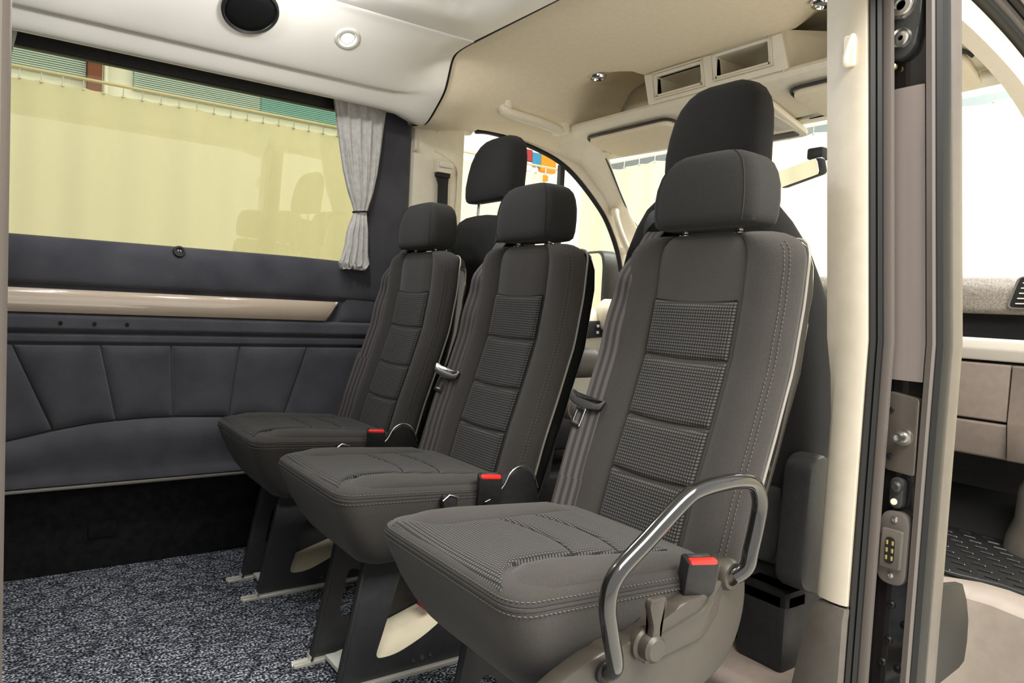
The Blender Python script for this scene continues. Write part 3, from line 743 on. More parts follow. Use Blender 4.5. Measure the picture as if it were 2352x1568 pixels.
def f_loopcap(bm):
    disc(bm, (0.722, -0.248, 0.383), (0, -1, 0), 0.017, 0.014, 18, 0.004)

seat_info = [
    (2.222, 'dark grey rear-facing seat farthest from the door, next to the velour side wall', False),
    (1.610, 'dark grey rear-facing seat in the middle of the row of three', False),
    (1.000, 'dark grey rear-facing seat nearest the door, with a glossy black tube armrest', True)]
for idx, (yc, label, near) in enumerate(seat_info):
    root = empty('passenger_seat', (SX, yc, 0), label, 'seat', 'rear-facing seats in a row')
    P_ = lambda name, mat, fn, key=None, parent=None, smooth=True: sp_(name, mat, parent or root, yc, fn, key or fn.__name__, smooth)
    cu = P_('cushion', 'seat_fabric', f_cushion)
    P_('cushion_insert', 'woven_fabric', f_insert(0.587, 0.775, 0.0, 0.030), 'ins0', cu)
    P_('cushion_insert', 'woven_fabric', f_insert(0.777, 0.865, 0.030, 0.036), 'ins1', cu)
    P_('cushion_insert', 'woven_fabric', f_insert(0.867, 0.975, 0.036, 0.01), 'ins2', cu)
    for s in (1, -1): P_('side_bolster', 'seat_fabric', f_bolster(s), 'bol%d' % s, cu)
    P_('piping', 'seam_thread', f_seam, None, cu)
    tag(P_('stitching', 'stitch_thread', f_cstitch, None, cu), kind='stuff')
    bk = P_('backrest', 'seat_fabric', f_back)
    for i in range(1, 5):
        P_('back_insert', 'seat_fabric' if i == 0 else 'woven_fabric', f_bpanel(ZB[i] - 0.0012, ZB[i + 1] + 0.0012), 'bp%d' % i, bk)
    tag(P_('stitching', 'stitch_thread', f_bstitch, None, bk), kind='stuff')
    P_('cross_seam', 'seam_thread', f_cross_seam, None, bk)
    P_('edge_piping', 'light_piping', f_piping, None, bk)
    P_('back_shell', 'black_gloss', f_shell)
    hr = P_('headrest', 'headrest_fabric', f_headrest); [P_('seam', 'seam_thread', f_hseam(s_), 'hs%d' % s_, hr) for s_ in (1, -1)]; [P_('headrest_post', 'steel', f_posts(y_), 'post%g' % y_) for y_ in (-0.07, 0.07)]
    P_('belt_guide', 'black_plastic', f_guide)
    be = P_('seat_belt', 'webbing', f_belt)
    P_('lap_webbing', 'webbing', f_belt2, None, be); P_('anchor_sleeve', 'webbing', f_sleeve, None, be)
    to = P_('belt_tongue', 'steel' if idx == 1 else 'charcoal_plastic', f_tongue, 'tongue%d' % (idx == 1)); P_('tongue_blade', 'chrome', f_blade, None, to)
    if idx == 0:
        to.location = (0.19, -0.035, 0.395); to.rotation_euler = (0.0, 0.0, 0.0)
    bu = P_('buckle', 'black_plastic', f_buckle); o = P_('release_button', 'red_plastic', f_button, None, bu); o['label'] = 'red release button'; P_('buckle_slot', 'charcoal_plastic', f_slot, None, bu)
    P_('pedestal_plate', 'pedestal_paint', f_plate_near, 'pn', None, False); P_('pedestal_plate', 'pedestal_paint', f_plate_far, 'pf', None, False)
    P_('cross_member', 'pedestal_paint', f_cross)
    P_('floor_rail', 'aluminium', f_rail(-0.083), 'r0'); P_('floor_rail', 'aluminium', f_rail(0.083), 'r1')
    P_('base_bracket', 'white_bracket', f_bracket, None, None, False); P_('base_cover', 'cream_card', f_cover, None, None, False); P_('bolts', 'steel', f_bolts)
    if idx == 1:
        o = P_('red_tag', 'dark_red', f_redtag)
    if near:
        va = P_('side_valance', 'valance_plastic', f_valance); P_('valance_rib', 'valance_plastic', f_vrib, None, va); P_('pivot_hub', 'valance_plastic', f_vhub, None, va)
        P_('recline_lever', 'valance_plastic', f_lever)
        ar = P_('armrest_loop', 'tube_lacquer', f_loop); ar['label'] = 'glossy black bent tube armrest'; P_('end_cap', 'black_plastic', f_loopcap, None, ar)
    else:
        rc = P_('recliner_cover', 'black_plastic', f_reclcover); P_('bright_rim', 'steel', f_reclrim, None, rc)
        sh = P_('recline_handle', 'black_plastic', f_smallhandle); P_('bright_rim', 'steel', f_smallrim, None, sh)

# ------------------------------------------------------------------ near door pillar (between sliding door and front door)
def lean(z):
    return 0.078 * (z - 0.87) if z > 0.87 else 0.0
ZL = [0.0, 0.12, 0.25, 0.36, 0.45, 0.55, 0.65, 0.72, 0.80, 0.87, 0.95, 1.05, 1.15, 1.25, 1.35, 1.45, 1.56, 1.66]
def column(bm, prof, z0=-0.25, z1=1.66, extra=None):
    zs = sorted({z0, z1, *[z for z in ZL if z0 < z < z1]})
    rings = []
    for z in zs:
        e = extra(z) if extra else 0.0
        rings.append([Vector((x, y + lean(z) + (e if i in (0, 7) else 0), z)) for i, (x, y) in enumerate(prof)])
    loft(bm, rings)
pil = empty('door_pillar', (1.34, 0.68, 0.0), 'black door pillar with cream inner trim and rubber seals between the two open doorways', 'pillar')
trimx = lambda z: interp([(0.0, -0.018), (0.36, -0.018), (0.69, -0.020), (0.77, -0.019), (0.84, -0.004), (0.87, 0), (2, 0)], z)
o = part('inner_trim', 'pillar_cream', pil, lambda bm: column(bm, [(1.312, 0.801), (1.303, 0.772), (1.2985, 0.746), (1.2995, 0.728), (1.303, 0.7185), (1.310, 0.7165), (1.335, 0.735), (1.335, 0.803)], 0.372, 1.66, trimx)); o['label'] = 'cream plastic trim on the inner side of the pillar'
def lowtrim(bm):
    rings = []
    for z, yl in ((-0.05, 0.835), (0.10, 0.826), (0.18, 0.819), (0.245, 0.809), (0.30, 0.797), (0.345, 0.786), (0.362, 0.779), (0.367, 0.770)):
        s = 0.0 if z < 0.35 else 0.004
        rings.append([Vector((1.305 + s, yl, z)), Vector((1.293 + s, yl - 0.03, z)), Vector((1.291 + s, 0.735, z)), Vector((1.294 + s, 0.719, z)), Vector((1.303 + s, 0.7135, z)), Vector((1.335, 0.72, z)), Vector((1.345, yl, z))])
    loft(bm, rings)
o = part('lower_trim', 'grey_plastic', pil, lowtrim); o['label'] = 'grey plastic foot of the pillar trim'
part('door_seal', 'rubber', pil, lambda bm: column(bm, [(1.309, 0.7165), (1.306, 0.711), (1.312, 0.7055), (1.33, 0.708), (1.335, 0.722)]))
part('door_seal', 'rubber', pil, lambda bm: column(bm, [(1.3215, 0.7075), (1.3155, 0.7035), (1.322, 0.6985), (1.335, 0.700), (1.335, 0.710)]))
part('seal_carrier', 'seal_grey', pil, lambda bm: column(bm, [(1.330, 0.7042), (1.328, 0.696), (1.331, 0.6865), (1.338, 0.684), (1.345, 0.69), (1.345, 0.705)]))
part('jamb', 'body_paint', pil, lambda bm: column(bm, [(1.368, 0.712), (1.368, 0.634), (1.3505, 0.633), (1.3495, 0.6215), (1.3545, 0.6195), (1.43, 0.6195), (1.445, 0.66), (1.43, 0.72)], -0.25))
part('flange', 'seal_grey', pil, lambda bm: column(bm, [(1.3475, 0.6325), (1.3465, 0.6222), (1.352, 0.6195), (1.352, 0.634)], -0.25))
def jambreflection(bm):
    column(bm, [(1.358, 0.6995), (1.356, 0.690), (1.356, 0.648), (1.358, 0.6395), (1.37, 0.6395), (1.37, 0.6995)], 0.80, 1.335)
base('jamb_reflection_grey', srgb(150, 140, 136), 0.22, metal=0.35, coat=0.6)  # bright reflection on the glossy black jamb, put into a grey colour
o = part('jamb_reflection', 'jamb_reflection_grey', pil, jambreflection); o['label'] = 'pale grey reflection painted on the black door jamb'
part('outer_seal', 'rubber', pil, lambda bm: column(bm, [(1.357, 0.619), (1.362, 0.611), (1.378, 0.608), (1.394, 0.611), (1.401, 0.619), (1.38, 0.64)]))
o = part('front_seal', 'seal_taupe', pil, lambda bm: column(bm, [(1.400, 0.6195), (1.404, 0.613), (1.424, 0.611), (1.443, 0.614), (1.447, 0.622), (1.43, 0.64)])); o['label'] = 'beige ribbed seal along the front doorway'
part('front_edge', 'black_gloss', pil, lambda bm: column(bm, [(1.447, 0.6215), (1.452, 0.622), (1.452, 0.65), (1.445, 0.65)], -0.25, 0.9))
part('sill_paint', 'rubber', pil, lambda bm: prism(bm, [(1.572, 0.396), (1.596, 0.359), (1.611, 0.315), (1.613, 0.27), (1.607, 0.231), (1.586, 0.222), (1.44, 0.202), (1.44, 0.41600000000000004)], XZ, 0.632, 0.65, 0.003))
# striker plate and its fittings
T36 = Matrix.Rotation(-math.pi / 2, 4, 'Y')
def striker_plate(bm):
    prism(bm, rounded([(0.640, 0.628), (0.695, 0.632), (0.698, 0.778), (0.641, 0.770)], 0.008), YZ, 1.357, 1.369, 0.002)
base('bare_metal', srgb(128, 120, 112), 0.28, metal=0.7)
sp2 = part('striker_plate', 'bare_metal', pil, striker_plate)
part('hex_bolt', 'steel', sp2, lambda bm: lathe(bm, [(0, 0.020), (0.005, 0.020), (0.0055, 0.026), (0.0095, 0.026), (0.0105, 0.018), (0.0105, 0.006), (0.0155, 0.005), (0.016, 0)], Matrix.Translation((1.357, 0.664, 0.697)) @ T36, 18))
part('screw', 'black_plastic', sp2, lambda bm: disc(bm, (1.357, 0.688, 0.745), (-1, 0, 0), 0.0045, 0.004, 12, 0.001))
part('screw', 'black_plastic', sp2, lambda bm: disc(bm, (1.357, 0.686, 0.658), (-1, 0, 0), 0.0055, 0.005, 12, 0.001))
def bumper(bm):
    prism(bm, rounded([(0.655, 0.565), (0.681, 0.565), (0.681, 0.622), (0.655, 0.622)], 0.013), YZ, 1.352, 1.369, 0.004)
    disc(bm, (1.354, 0.666, 0.606), (-1, 0, 0), 0.010, 0.012, 16, 0.004)
bu = part('door_bumper', 'charcoal_plastic', pil, bumper)
part('bumper_pin', 'cream_card', bu, lambda bm: disc(bm, (1.353, 0.670, 0.577), (-1, 0, 0), 0.006, 0.004, 14, 0.001))
cpl = part('contact_plate', 'seal_grey', pil, lambda bm: prism(bm, rounded([(0.638, 0.424), (0.692, 0.424), (0.692, 0.560), (0.638, 0.560)], 0.025, 6), YZ, 1.349, 1.369, 0.004)); cpl['label'] = 'grey oval plate with electric door contacts'
part('contact_socket', 'grey_plastic', cpl, lambda bm: prism(bm, rounded([(0.6445, 0.456), (0.6835, 0.456), (0.6835, 0.528), (0.6445, 0.528)], 0.004, 3), YZ, 1.340, 1.350, 0.003))
part('contact_well', 'black_plastic', cpl, lambda bm: prism(bm, rounded([(0.6565, 0.466), (0.6735, 0.466), (0.6735, 0.514), (0.6565, 0.514)], 0.008, 5), YZ, 1.3385, 1.341))
for yy in (0.660, 0.670):
    for zz in (0.476, 0.490, 0.504):
        part('contact_pin', 'gold', cpl, lambda bm: box(bm, (1.337, yy - 0.002, zz - 0.004), (1.340, yy + 0.002, zz + 0.004), 0.0007))
for zz in (0.442, 0.545): part('screw', 'steel', cpl, lambda bm: lathe(bm, [(0, 0.001), (0.002, 0.001), (0.0025, 0.003), (0.006, 0.002), (0.0065, 0)], Matrix.Translation((1.349, 0.665, zz)) @ T36, 14))
for y_, z_ in ((0.668, 0.382), (0.642, 0.352), (0.668, 0.315), (0.676, 0.27), (0.648, 0.268)):
    part('plug', 'rubber', pil, lambda bm: lathe(bm, [(0, 0.001), (0.003, 0.001), (0.004, 0.004), (0.007, 0.002), (0.008, 0)], Matrix.Translation((1.3675, y_, z_)) @ T36, 14))
def rollbr(bm):
    prism(bm, rounded([(0.698, 1.400), (0.722, 1.385), (0.746, 1.395), (0.758, 1.44), (0.765, 1.53), (0.690, 1.53), (0.690, 1.45)], 0.012), YZ, 1.352, 1.372, 0.004)
rb = part('roller_bracket', 'charcoal_plastic', pil, rollbr)
part('bracket_screw', 'steel', rb, lambda bm: lathe(bm, [(0, 0.0), (0.004, 0.0), (0.005, 0.004), (0.011, 0.004), (0.014, 0.002), (0.017, 0.006), (0.019, 0)], Matrix.Translation((1.352, 0.722, 1.425)) @ T36, 18))
part('bracket_screw', 'steel', rb, lambda bm: lathe(bm, [(0, 0.0), (0.008, 0.0), (0.010, 0.004), (0.019, 0.004), (0.022, 0.001), (0.026, 0.006), (0.028, 0)], Matrix.Translation((1.352, 0.727, 1.486)) @ T36, 18))
part('bracket_pin', 'gold', rb, lambda bm: disc(bm, (1.360, 0.735, 1.378), (-1, 0, 0), 0.006, 0.008, 12, 0.002))
ho = empty('coat_hook', (1.30, 0.80, 1.42), 'white plastic coat hook on the cream trim of the door pillar', 'hook')
part('hook_plate', 'cream_plastic', ho, lambda bm: prism(bm, rounded([(0.775, 1.375), (0.797, 1.375), (0.799, 1.435), (0.777, 1.432)], 0.006), YZ, 1.292, 1.304, 0.002))
part('hook_arm', 'cream_plastic', ho, lambda bm: tube(bm, cat_rom([(1.295, 0.782, 1.432), (1.284, 0.781, 1.412), (1.278, 0.782, 1.390), (1.282, 0.786, 1.378), (1.290, 0.790, 1.384), (1.292, 0.792, 1.40)], 4), 0.0055, 8))
# rear jamb of the sliding doorway, at the left edge of the view
jb = part('trim_1', 'seal_grey', None, lambda bm: loft(bm, [[Vector((0.0102 - 0.0032 * (z + 0.2) / 1.9 - dx, y, z)) for dx, y in ((0.006, 0.66), (0, 0.668), (0, 0.70), (0.006, 0.712), (0.15, 0.74), (0.17, 0.66))] for z in (-0.25, 0.2, 0.6, 1.0, 1.4, 1.65)]))
tag(jb, 'grey beige rear edge of the sliding doorway', 'trim', kind='structure')
# side sills around the roof over the doorway
tr5 = part('trim_2', 'cream_plastic', None, lambda bm: box(bm, (-0.2, 0.60, 1.60), (1.46, 0.83, 1.70), 0.02)); tag(tr5, 'cream lintel above the sliding doorway', 'trim', kind='structure')

# ------------------------------------------------------------------ far pillar with the driver's belt
pl = empty('trim_3', (1.43, 2.6, 0), 'cream pillar lining between the side window and the driver door', 'trim', kind='structure')
def bpl(bm):
    rings = []
    for z in (0.0, 0.4, 0.8, 1.1, 1.3, 1.45, 1.53, 1.575, 1.60):
        rings.append([Vector(p) for p in ((1.322, 2.65, z), (1.3185, 2.605, z), (1.325, 2.588, z), (1.345, 2.580, z), (1.40, 2.578, z), (1.49, 2.578, z), (1.535, 2.582, z), (1.555, 2.60, z), (1.56, 2.65, z))])
    loft(bm, rings)
part('pillar_cover', 'cream_plastic', pl, bpl)
part('cover_cap', 'cream_plastic', pl, lambda bm: prism(bm, rounded([(1.415, 1.578), (1.465, 1.586), (1.465, 1.570), (1.415, 1.562)], 0.006), XZ, 2.573, 2.58, 0.002))
part('recess_rim', 'cream_plastic', pl, lambda bm: tube(bm, cat_rom([(1.41, 2.577, 1.492), (1.45, 2.577, 1.48), (1.50, 2.577, 1.455), (1.517, 2.577, 1.42), (1.520, 2.577, 1.33), (1.515, 2.577, 1.25)], 5), 0.0042, 7))
dsb = empty('seat_belt', (1.45, 2.57, 1.2), 'black seat belt hanging from the cream pillar beside the side window', 'seat belt')
part('belt_slider', 'cream_plastic', dsb, lambda bm: (box(bm, (1.405, 2.545, 1.405), (1.478, 2.579, 1.455), 0.008), box(bm, (1.41, 2.535, 1.425), (1.475, 2.56, 1.448), 0.006)))
part('slot', 'black_plastic', dsb, lambda bm: box(bm, (1.410, 2.548, 1.388), (1.470, 2.575, 1.408), 0.005))
part('webbing', 'black_plastic', dsb, lambda bm: ribbon(bm, [(1.438, 2.560, 1.40), (1.443, 2.560, 1.36), (1.448, 2.562, 1.2), (1.455, 2.565, 0.7), (1.46, 2.565, 0.3)], [0.060, 0.045, 0.045, 0.045, 0.045], Vector((1, 0, 0.05)), 0.003))
h2 = empty('coat_hook', (1.32, 2.59, 1.5), 'small white coat hook on the far cream pillar', 'hook')
part('hook_plate', 'cream_plastic', h2, lambda bm: box(bm, (1.319, 2.575, 1.475), (1.335, 2.595, 1.525), 0.004))
part('hook_arm', 'cream_plastic', h2, lambda bm: tube(bm, cat_rom([(1.325, 2.578, 1.52), (1.318, 2.565, 1.50), (1.318, 2.56, 1.485), (1.322, 2.568, 1.478)], 4), 0.004, 7))

# ------------------------------------------------------------------ lamps and speaker in the roof
def frame_at(c, n):
    return Matrix.Translation(Vector(c)) @ Vector(n).normalized().to_track_quat('Z', 'Y').to_matrix().to_4x4()
cn = (0, -0.53, -0.848)
spk = empty('roof_speaker', (0.590, 2.213, 1.708), 'round black loudspeaker in the grey roof cove', 'speaker')
F = frame_at((0.590, 2.213, 1.708), cn)
part('rim', 'black_plastic', spk, lambda bm: lathe(bm, [(0.070, 0.008), (0.074, 0.012), (0.079, 0.008), (0.081, -0.02)], F, 40))
part('grille', 'speaker_black', spk, lambda bm: lathe(bm, [(0, 0.012), (0.045, 0.0105), (0.066, 0.008), (0.070, 0.005), (0.071, -0.01)], F, 40))
def spot(name, label, c, n, glow, rim, sc=1.0):
    e = empty(name, c, label, 'lamp', 'round roof lamps'); F = frame_at(c, n)
    part('rim', rim, e, lambda bm: lathe(bm, [(0.026 * sc, 0.002), (0.029 * sc, 0.006), (0.036 * sc, 0.006), (0.041 * sc, 0.001), (0.042 * sc, -0.006)], F, 30))
    part('reflector', 'chrome', e, lambda bm: lathe(bm, [(0.021 * sc, -0.006), (0.026 * sc, 0.003), (0.027 * sc, -0.004)], F, 30))
    part('lens', glow, e, lambda bm: lathe(bm, [(0, 0.003), (0.012 * sc, 0.002), (0.021 * sc, -0.001), (0.022 * sc, -0.008)], F, 24))
    return e
def lit_spot(label, c, n):
    sl = spot('roof_spotlight', label, c, n, 'lamp_glow', 'strip_plastic')
    pt = bpy.data.lights.new('spot_glow', 'SPOT'); pt.energy = LED; pt.shadow_soft_size = 0.03; pt.color = (0.97, 0.985, 1.0); pt.spot_size = math.radians(168); pt.spot_blend = 0.6
    po = bpy.data.objects.new('spot_glow', pt); COL.objects.link(po); po.parent = sl; po.location = Vector(n).normalized() * 0.02
    po.rotation_euler = Vector(n).to_track_quat('-Z', 'Y').to_euler()
LED = 8
lit_spot('lit white round spotlight in the grey roof cove beside the speaker', (0.888, 2.2195, 1.704), cn)
lit_spot('added lit white round spotlight in the grey roof cove, out of view behind the speaker', (0.20, 2.2195, 1.704), cn)  # extra lamp out of view, added to brighten the interior
def dome(label, x):  # unseen lamps added to brighten the cove and ceiling
    e = empty('added_dome_lamp', (x, 1.90, 1.79), label, 'lamp', 'round roof lamps')
    part('base_ring', 'strip_plastic', e, lambda bm: lathe(bm, [(0.0, -0.004), (0.075, -0.004), (0.075, 0.018), (0.066, 0.022)], frame_at((x, 1.90, 1.792), (0, 0, -1)), 30))
    part('opal_lens', 'lamp_glow', e, lambda bm: lathe(bm, [(0.066, 0.018), (0.060, 0.028), (0.04, 0.035), (0.0, 0.037)], frame_at((x, 1.90, 1.792), (0, 0, -1)), 30))
    pt = bpy.data.lights.new('dome_fill', 'POINT'); pt.energy = 6; pt.shadow_soft_size = 0.03; pt.color = (0.98, 0.985, 1.0)
    po = bpy.data.objects.new('dome_fill', pt); COL.objects.link(po); po.parent = e; po.location = (0, 0, -0.075)
dome('added unseen dome lamp in the roof panel near the cab, above the view', 0.68)
dome('added unseen dome lamp in the roof panel towards the rear, above the view', 0.15)
spot('roof_spotlight', 'unlit chrome round spotlight in the cab headliner left of the storage slots', (1.805, 2.085, 1.754), (0, 0, -1), 'glass_grey', 'chrome', 0.8)
spot('roof_spotlight', 'unlit round spotlight in the cab headliner, half hidden by the cream door pillar', (1.815, 1.190, 1.754), (0, 0, -1), 'glass_grey', 'chrome', 0.8)

# ------------------------------------------------------------------ van curtains
def curtain(label, rows, ph):
    e = empty('window_curtain', (sum(r[1] + r[2] for r in rows) / (2 * len(rows)), 2.57, rows[-1][0]), label, 'curtain', 'grey curtains at the side window')
    def f(bm):
        R = [Vector(r) for r in rows]; n = 132; rings = []
        dens = []
        for a, b_ in zip(R, R[1:]):
            for k in range(6): dens.append(a.lerp(b_, k / 6))
        dens.append(R[-1])
        for i, (z, x0, x1) in enumerate(dens):
            c = (x0 + x1) / 2; hw = (x1 - x0) / 2; tie = math.exp(-((z - 1.215) / 0.035) ** 2); bot = max(0, (1.07 - z) / 0.07)
            hd = 0.022 - 0.010 * tie; ring = []
            for k in range(n):
                a = 2 * math.pi * k / n; t = math.cos(a)
                fold = math.sin(t * 13 + ph + 1.4 * math.sin(z * 6)) + 0.5 * math.sin(t * 27 + 2 * ph + z * 9)
                amp = 0.0062 * (1 - 0.75 * tie) + 0.004 * bot
                zz = z + bot * 0.009 * math.sin(t * 22 + ph) + (0.004 * math.sin(t * 40) if i == 0 else 0)
                if bot > 0: fold += bot * 1.2 * math.sin(t * 38 + z * 60)
                sy = math.sin(a)
                ring.append(Vector((c + hw * t, 2.565 + hd * math.copysign(abs(sy) ** 0.5, sy) + amp * fold * (1 if sy <= 0 else -0.4), zz)))
            rings.append(ring)
        loft(bm, rings)
    part('cloth', 'van_curtain', e, f)
    t = min(rows, key=lambda r: abs(r[0] - 1.215)); c = (t[1] + t[2]) / 2
    part('tie_band', 'black_plastic', e, lambda bm: tube(bm, [(c + (t[2] - t[1]) * 0.56 * math.cos(a), 2.565 + 0.021 * math.sin(a), 1.216 + 0.003 * math.cos(a)) for a in [2 * math.pi * k / 28 for k in range(28)]], 0.0035, 7, True))
    part('tie_band_loop', 'black_plastic', e, lambda bm: tube(bm, [(t[2], 2.562, 1.216), (t[2] + 0.012, 2.58, 1.212), (t[2] + 0.018, 2.60, 1.205)], 0.003, 6))
rows = [(1.66, 0.978, 1.19), (1.60, 0.985, 1.187), (1.55, 0.995, 1.182), (1.45, 1.012, 1.175), (1.36, 1.030, 1.165), (1.29, 1.050, 1.150), (1.25, 1.066, 1.137), (1.215, 1.078, 1.128), (1.185, 1.068, 1.129), (1.14, 1.053, 1.134), (1.09, 1.048, 1.135), (1.05, 1.038, 1.136), (1.025, 1.028, 1.140), (1.008, 1.036, 1.128)]
curtain('grey pleated curtain tied with a black band at the front end of the side window', rows, 0.3)
curtain('edge of a grey curtain at the rear end of the side window', [(z, -0.15 - (x1 - 1.19) * 0.9, 0.050 - (x0 - 0.978) * 0.95) for z, x0, x1 in rows], 1.7)

# ------------------------------------------------------------------ cab: front seats
def big_headrest(bm, x, y, z0, z1, w, d):
    rings = []; n = 40; H = z1 - z0
    for t, kw, kd, dx in ((0, .82, .55, 0), (.012, .94, .75, 0), (.04, 1.0, .9, 0), (.10, 1.02, .97, 0), (.25, 1.01, 1.0, 0.0), (.45, .98, 1.0, .006), (.62, .93, .98, .012), (.76, .84, .93, .018), (.87, .70, .84, .024), (.94, .54, .70, .028), (.98, .36, .5, .031), (1, .16, .25, .032)):
        r = []
        for k in range(n):
            a = 2 * math.pi * k / n; c, s = math.cos(a), math.sin(a)
            r.append(Vector((x + dx + d * kd * math.copysign(abs(c) ** 0.55, c), y + w * kw * math.copysign(abs(s) ** 0.6, s), z0 + H * t + 0.006 * c)))
        rings.append(r)
    loft(bm, rings)
def front_seat(label, yc, hz, post):
    e = empty('front_seat', (1.6, yc, 0.12), label, 'seat', 'forward-facing cab seats')
    def back(bm):
        rings = []
        for z, w, xb, d in ((0.50, 0.255, 1.475, 0.10), (0.54, 0.268, 1.455, 0.13), (0.65, 0.302, 1.43, 0.15), (0.80, 0.305, 1.405, 0.15), (0.92, 0.296, 1.388, 0.145), (1.0, 0.275, 1.38, 0.13), (1.06, 0.252, 1.375, 0.125), (1.12, 0.215, 1.37, 0.115), (1.165, 0.178, 1.37, 0.10), (1.19, 0.14, 1.372, 0.085), (1.203, 0.10, 1.378, 0.065), (1.208, 0.05, 1.385, 0.04)):
            c = rounded([(xb, -w), (xb + d, -w), (xb + d, w), (xb, w)], min(0.055, w * .6, d * .45), 6)
            rings.append([Vector((p[0], p[1] + yc, z)) for p in c])
        loft(bm, rings)
    b1 = part('backrest', 'cab_fabric', e, back)
    def seams(bm):
        for s in (1, -1):
            p = [(xb - 0.001, yc + s * w, z) for z, w, xb in ((0.52, 0.185, 1.463), (0.65, 0.195, 1.43), (0.80, 0.198, 1.405), (0.95, 0.176, 1.385), (1.05, 0.165, 1.375), (1.12, 0.145, 1.37), (1.165, 0.118, 1.371), (1.195, 0.075, 1.378))]
            tube(bm, cat_rom(p, 4), 0.0022, 6)
    tag(part('back_seams', 'seam_thread', b1, seams), kind='stuff')
    h = part('headrest', 'cab_fabric', e, lambda bm: big_headrest(bm, 1.44, yc, hz, hz + 0.235, 0.140, 0.058))
    for s in (1, -1): part('headrest_post', 'steel', e, lambda bm: tube(bm, [(1.43, yc + s * post, 1.19), (1.435, yc + s * post, hz + 0.02)], 0.006, 10))
    part('back_pan', 'charcoal_plastic', e, lambda bm: box(bm, (1.455, yc - 0.235, 0.335), (1.56, yc + 0.235, 0.522), 0.02))
    part('seat_cushion', 'cab_fabric', e, lambda bm: box(bm, (1.50, yc - 0.25, 0.40), (2.02, yc + 0.25, 0.53), 0.05, 4))
    part('recliner_cover', 'charcoal_plastic', e, lambda bm: prism(bm, rounded([(1.395, 0.33), (1.49, 0.30), (1.53, 0.55), (1.46, 0.62), (1.405, 0.60)], 0.035), XZ, yc - 0.335, yc - 0.265, 0.012))
    def basebox(bm):
        box(bm, (1.475, yc - 0.29, 0.12), (1.95, yc + 0.22, 0.335), 0.012)
        box(bm, (1.415, yc - 0.29, 0.12), (1.50, yc - 0.165, 0.305), 0.014); box(bm, (1.415, yc - 0.29, 0.255), (1.50, yc + 0.22, 0.305), 0.014); box(bm, (1.415, yc + 0.10, 0.12), (1.50, yc + 0.22, 0.305), 0.014)
    part('seat_base', 'black_plastic', e, basebox)
    part('cable', 'charcoal_plastic', e, lambda bm: tube(bm, cat_rom([(1.455, yc - 0.235, 0.50), (1.450, yc - 0.238, 0.46), (1.45, yc - 0.235, 0.40), (1.45, yc - 0.228, 0.36), (1.46, yc - 0.20, 0.345)], 4), 0.003, 6))
    return e
dv = front_seat('tall black driver seat behind the far pillar, headrest raised on steel posts', 2.185, 1.262, 0.085)
part('armrest', 'grey_plastic', dv, lambda bm: box(bm, (1.50, 1.775, 0.675), (1.64, 1.865, 0.775), 0.04, 5))
kn = part('pivot_cap', 'taupe_plastic', dv, lambda bm: lathe(bm, [(0.0, 0.004), (0.026, 0.004), (0.028, 0.012), (0.034, 0.012), (0.037, 0.0), (0.037, -0.05)], Matrix.Translation((1.536, 1.80, 0.576)) @ Matrix.Rotation(math.pi / 2, 4, 'X'), 26))
part('cap_centre', 'grey_plastic', kn, lambda bm: lathe(bm, [(0, 0.010), (0.020, 0.008), (0.026, 0.003)], Matrix.Translation((1.536, 1.80, 0.576)) @ Matrix.Rotation(math.pi / 2, 4, 'X'), 22))
front_seat('tall black front passenger seat directly behind the near grey seat', 1.205, 1.240, 0.075)

# cab floor and sill
cf = part('floor', 'charcoal_plastic', None, lambda bm: box(bm, (1.34, 0.90, 0.02), (3.0, 2.62, 0.118))); tag(cf, 'dark raised cab floor behind the row of seats', 'floor', kind='structure')
cs = empty('trim_4', (1.4, 1.2, 0.1), 'taupe plastic step edge between the carpet and the cab', 'trim', kind='structure')
part('step_edge', 'taupe_plastic', cs, lambda bm: prism(bm, rounded([(1.325, 0.03), (1.315, 0.10), (1.335, 0.122), (1.54, 0.127), (1.54, 0.03)], 0.012), XZ, 0.83, 2.55, 0.004))
part('rubber_strip', 'rubber', cs, lambda bm: box(bm, (1.285, 0.80, 0.0), (1.318, 2.5, 0.055), 0.008))

# ------------------------------------------------------------------ driver door, A pillar, windscreen
dr = empty('door_1', (2.0, 2.6, 0.1), 'cream driver door with curved window opening', 'door', kind='structure')
wo = [(1.585, 0.90), (1.578, 1.25), (1.580, 1.50), (1.590, 1.585), (1.620, 1.612), (1.70, 1.620), (1.86, 1.604), (1.97, 1.584), (2.056, 1.560), (2.14, 1.520), (2.218, 1.466), (2.30, 1.398), (2.363, 1.335), (2.42, 1.25), (2.462, 1.165), (2.49, 1.07), (2.50, 0.98), (2.48, 0.90)]
wo = [(x, 2.62, z) for x, z in wo]
part('window_seal', 'rubber', dr, lambda bm: tube(bm, cat_rom(wo[4:], 4), 0.011, 8))
part('pane', 'clear_glass', dr, lambda bm: prism(bm, [(p[0], p[2]) for p in wo], XZ, 2.626, 2.629), False)
part('divider_bar', 'charcoal_plastic', dr, lambda bm: box(bm, (2.075, 2.612, 0.89), (2.100, 2.64, 1.545), 0.004))
def frame(bm):      # cream surround above the window
    pts = cat_rom(wo[3:16], 3); ring0 = []; rings = []
    for i, p in enumerate(pts):
        a = pts[max(i - 1, 0)]; b_ = pts[min(i + 1, len(pts) - 1)]; t = (b_ - a).normalized(); n = Vector((-t.z, 0, t.x))
        rings.append([p + n * 0.008 + Vector((0, 0.02, 0)), p + n * 0.004 + Vector((0, -0.016, 0)), p + n * 0.022 + Vector((0, -0.026, 0)), p + n * 0.050 + Vector((0, -0.030, 0)), p + n * 0.055 + Vector((0, 0.03, 0))])
    loft(bm, rings)
part('window_surround', 'cream_plastic', dr, frame)
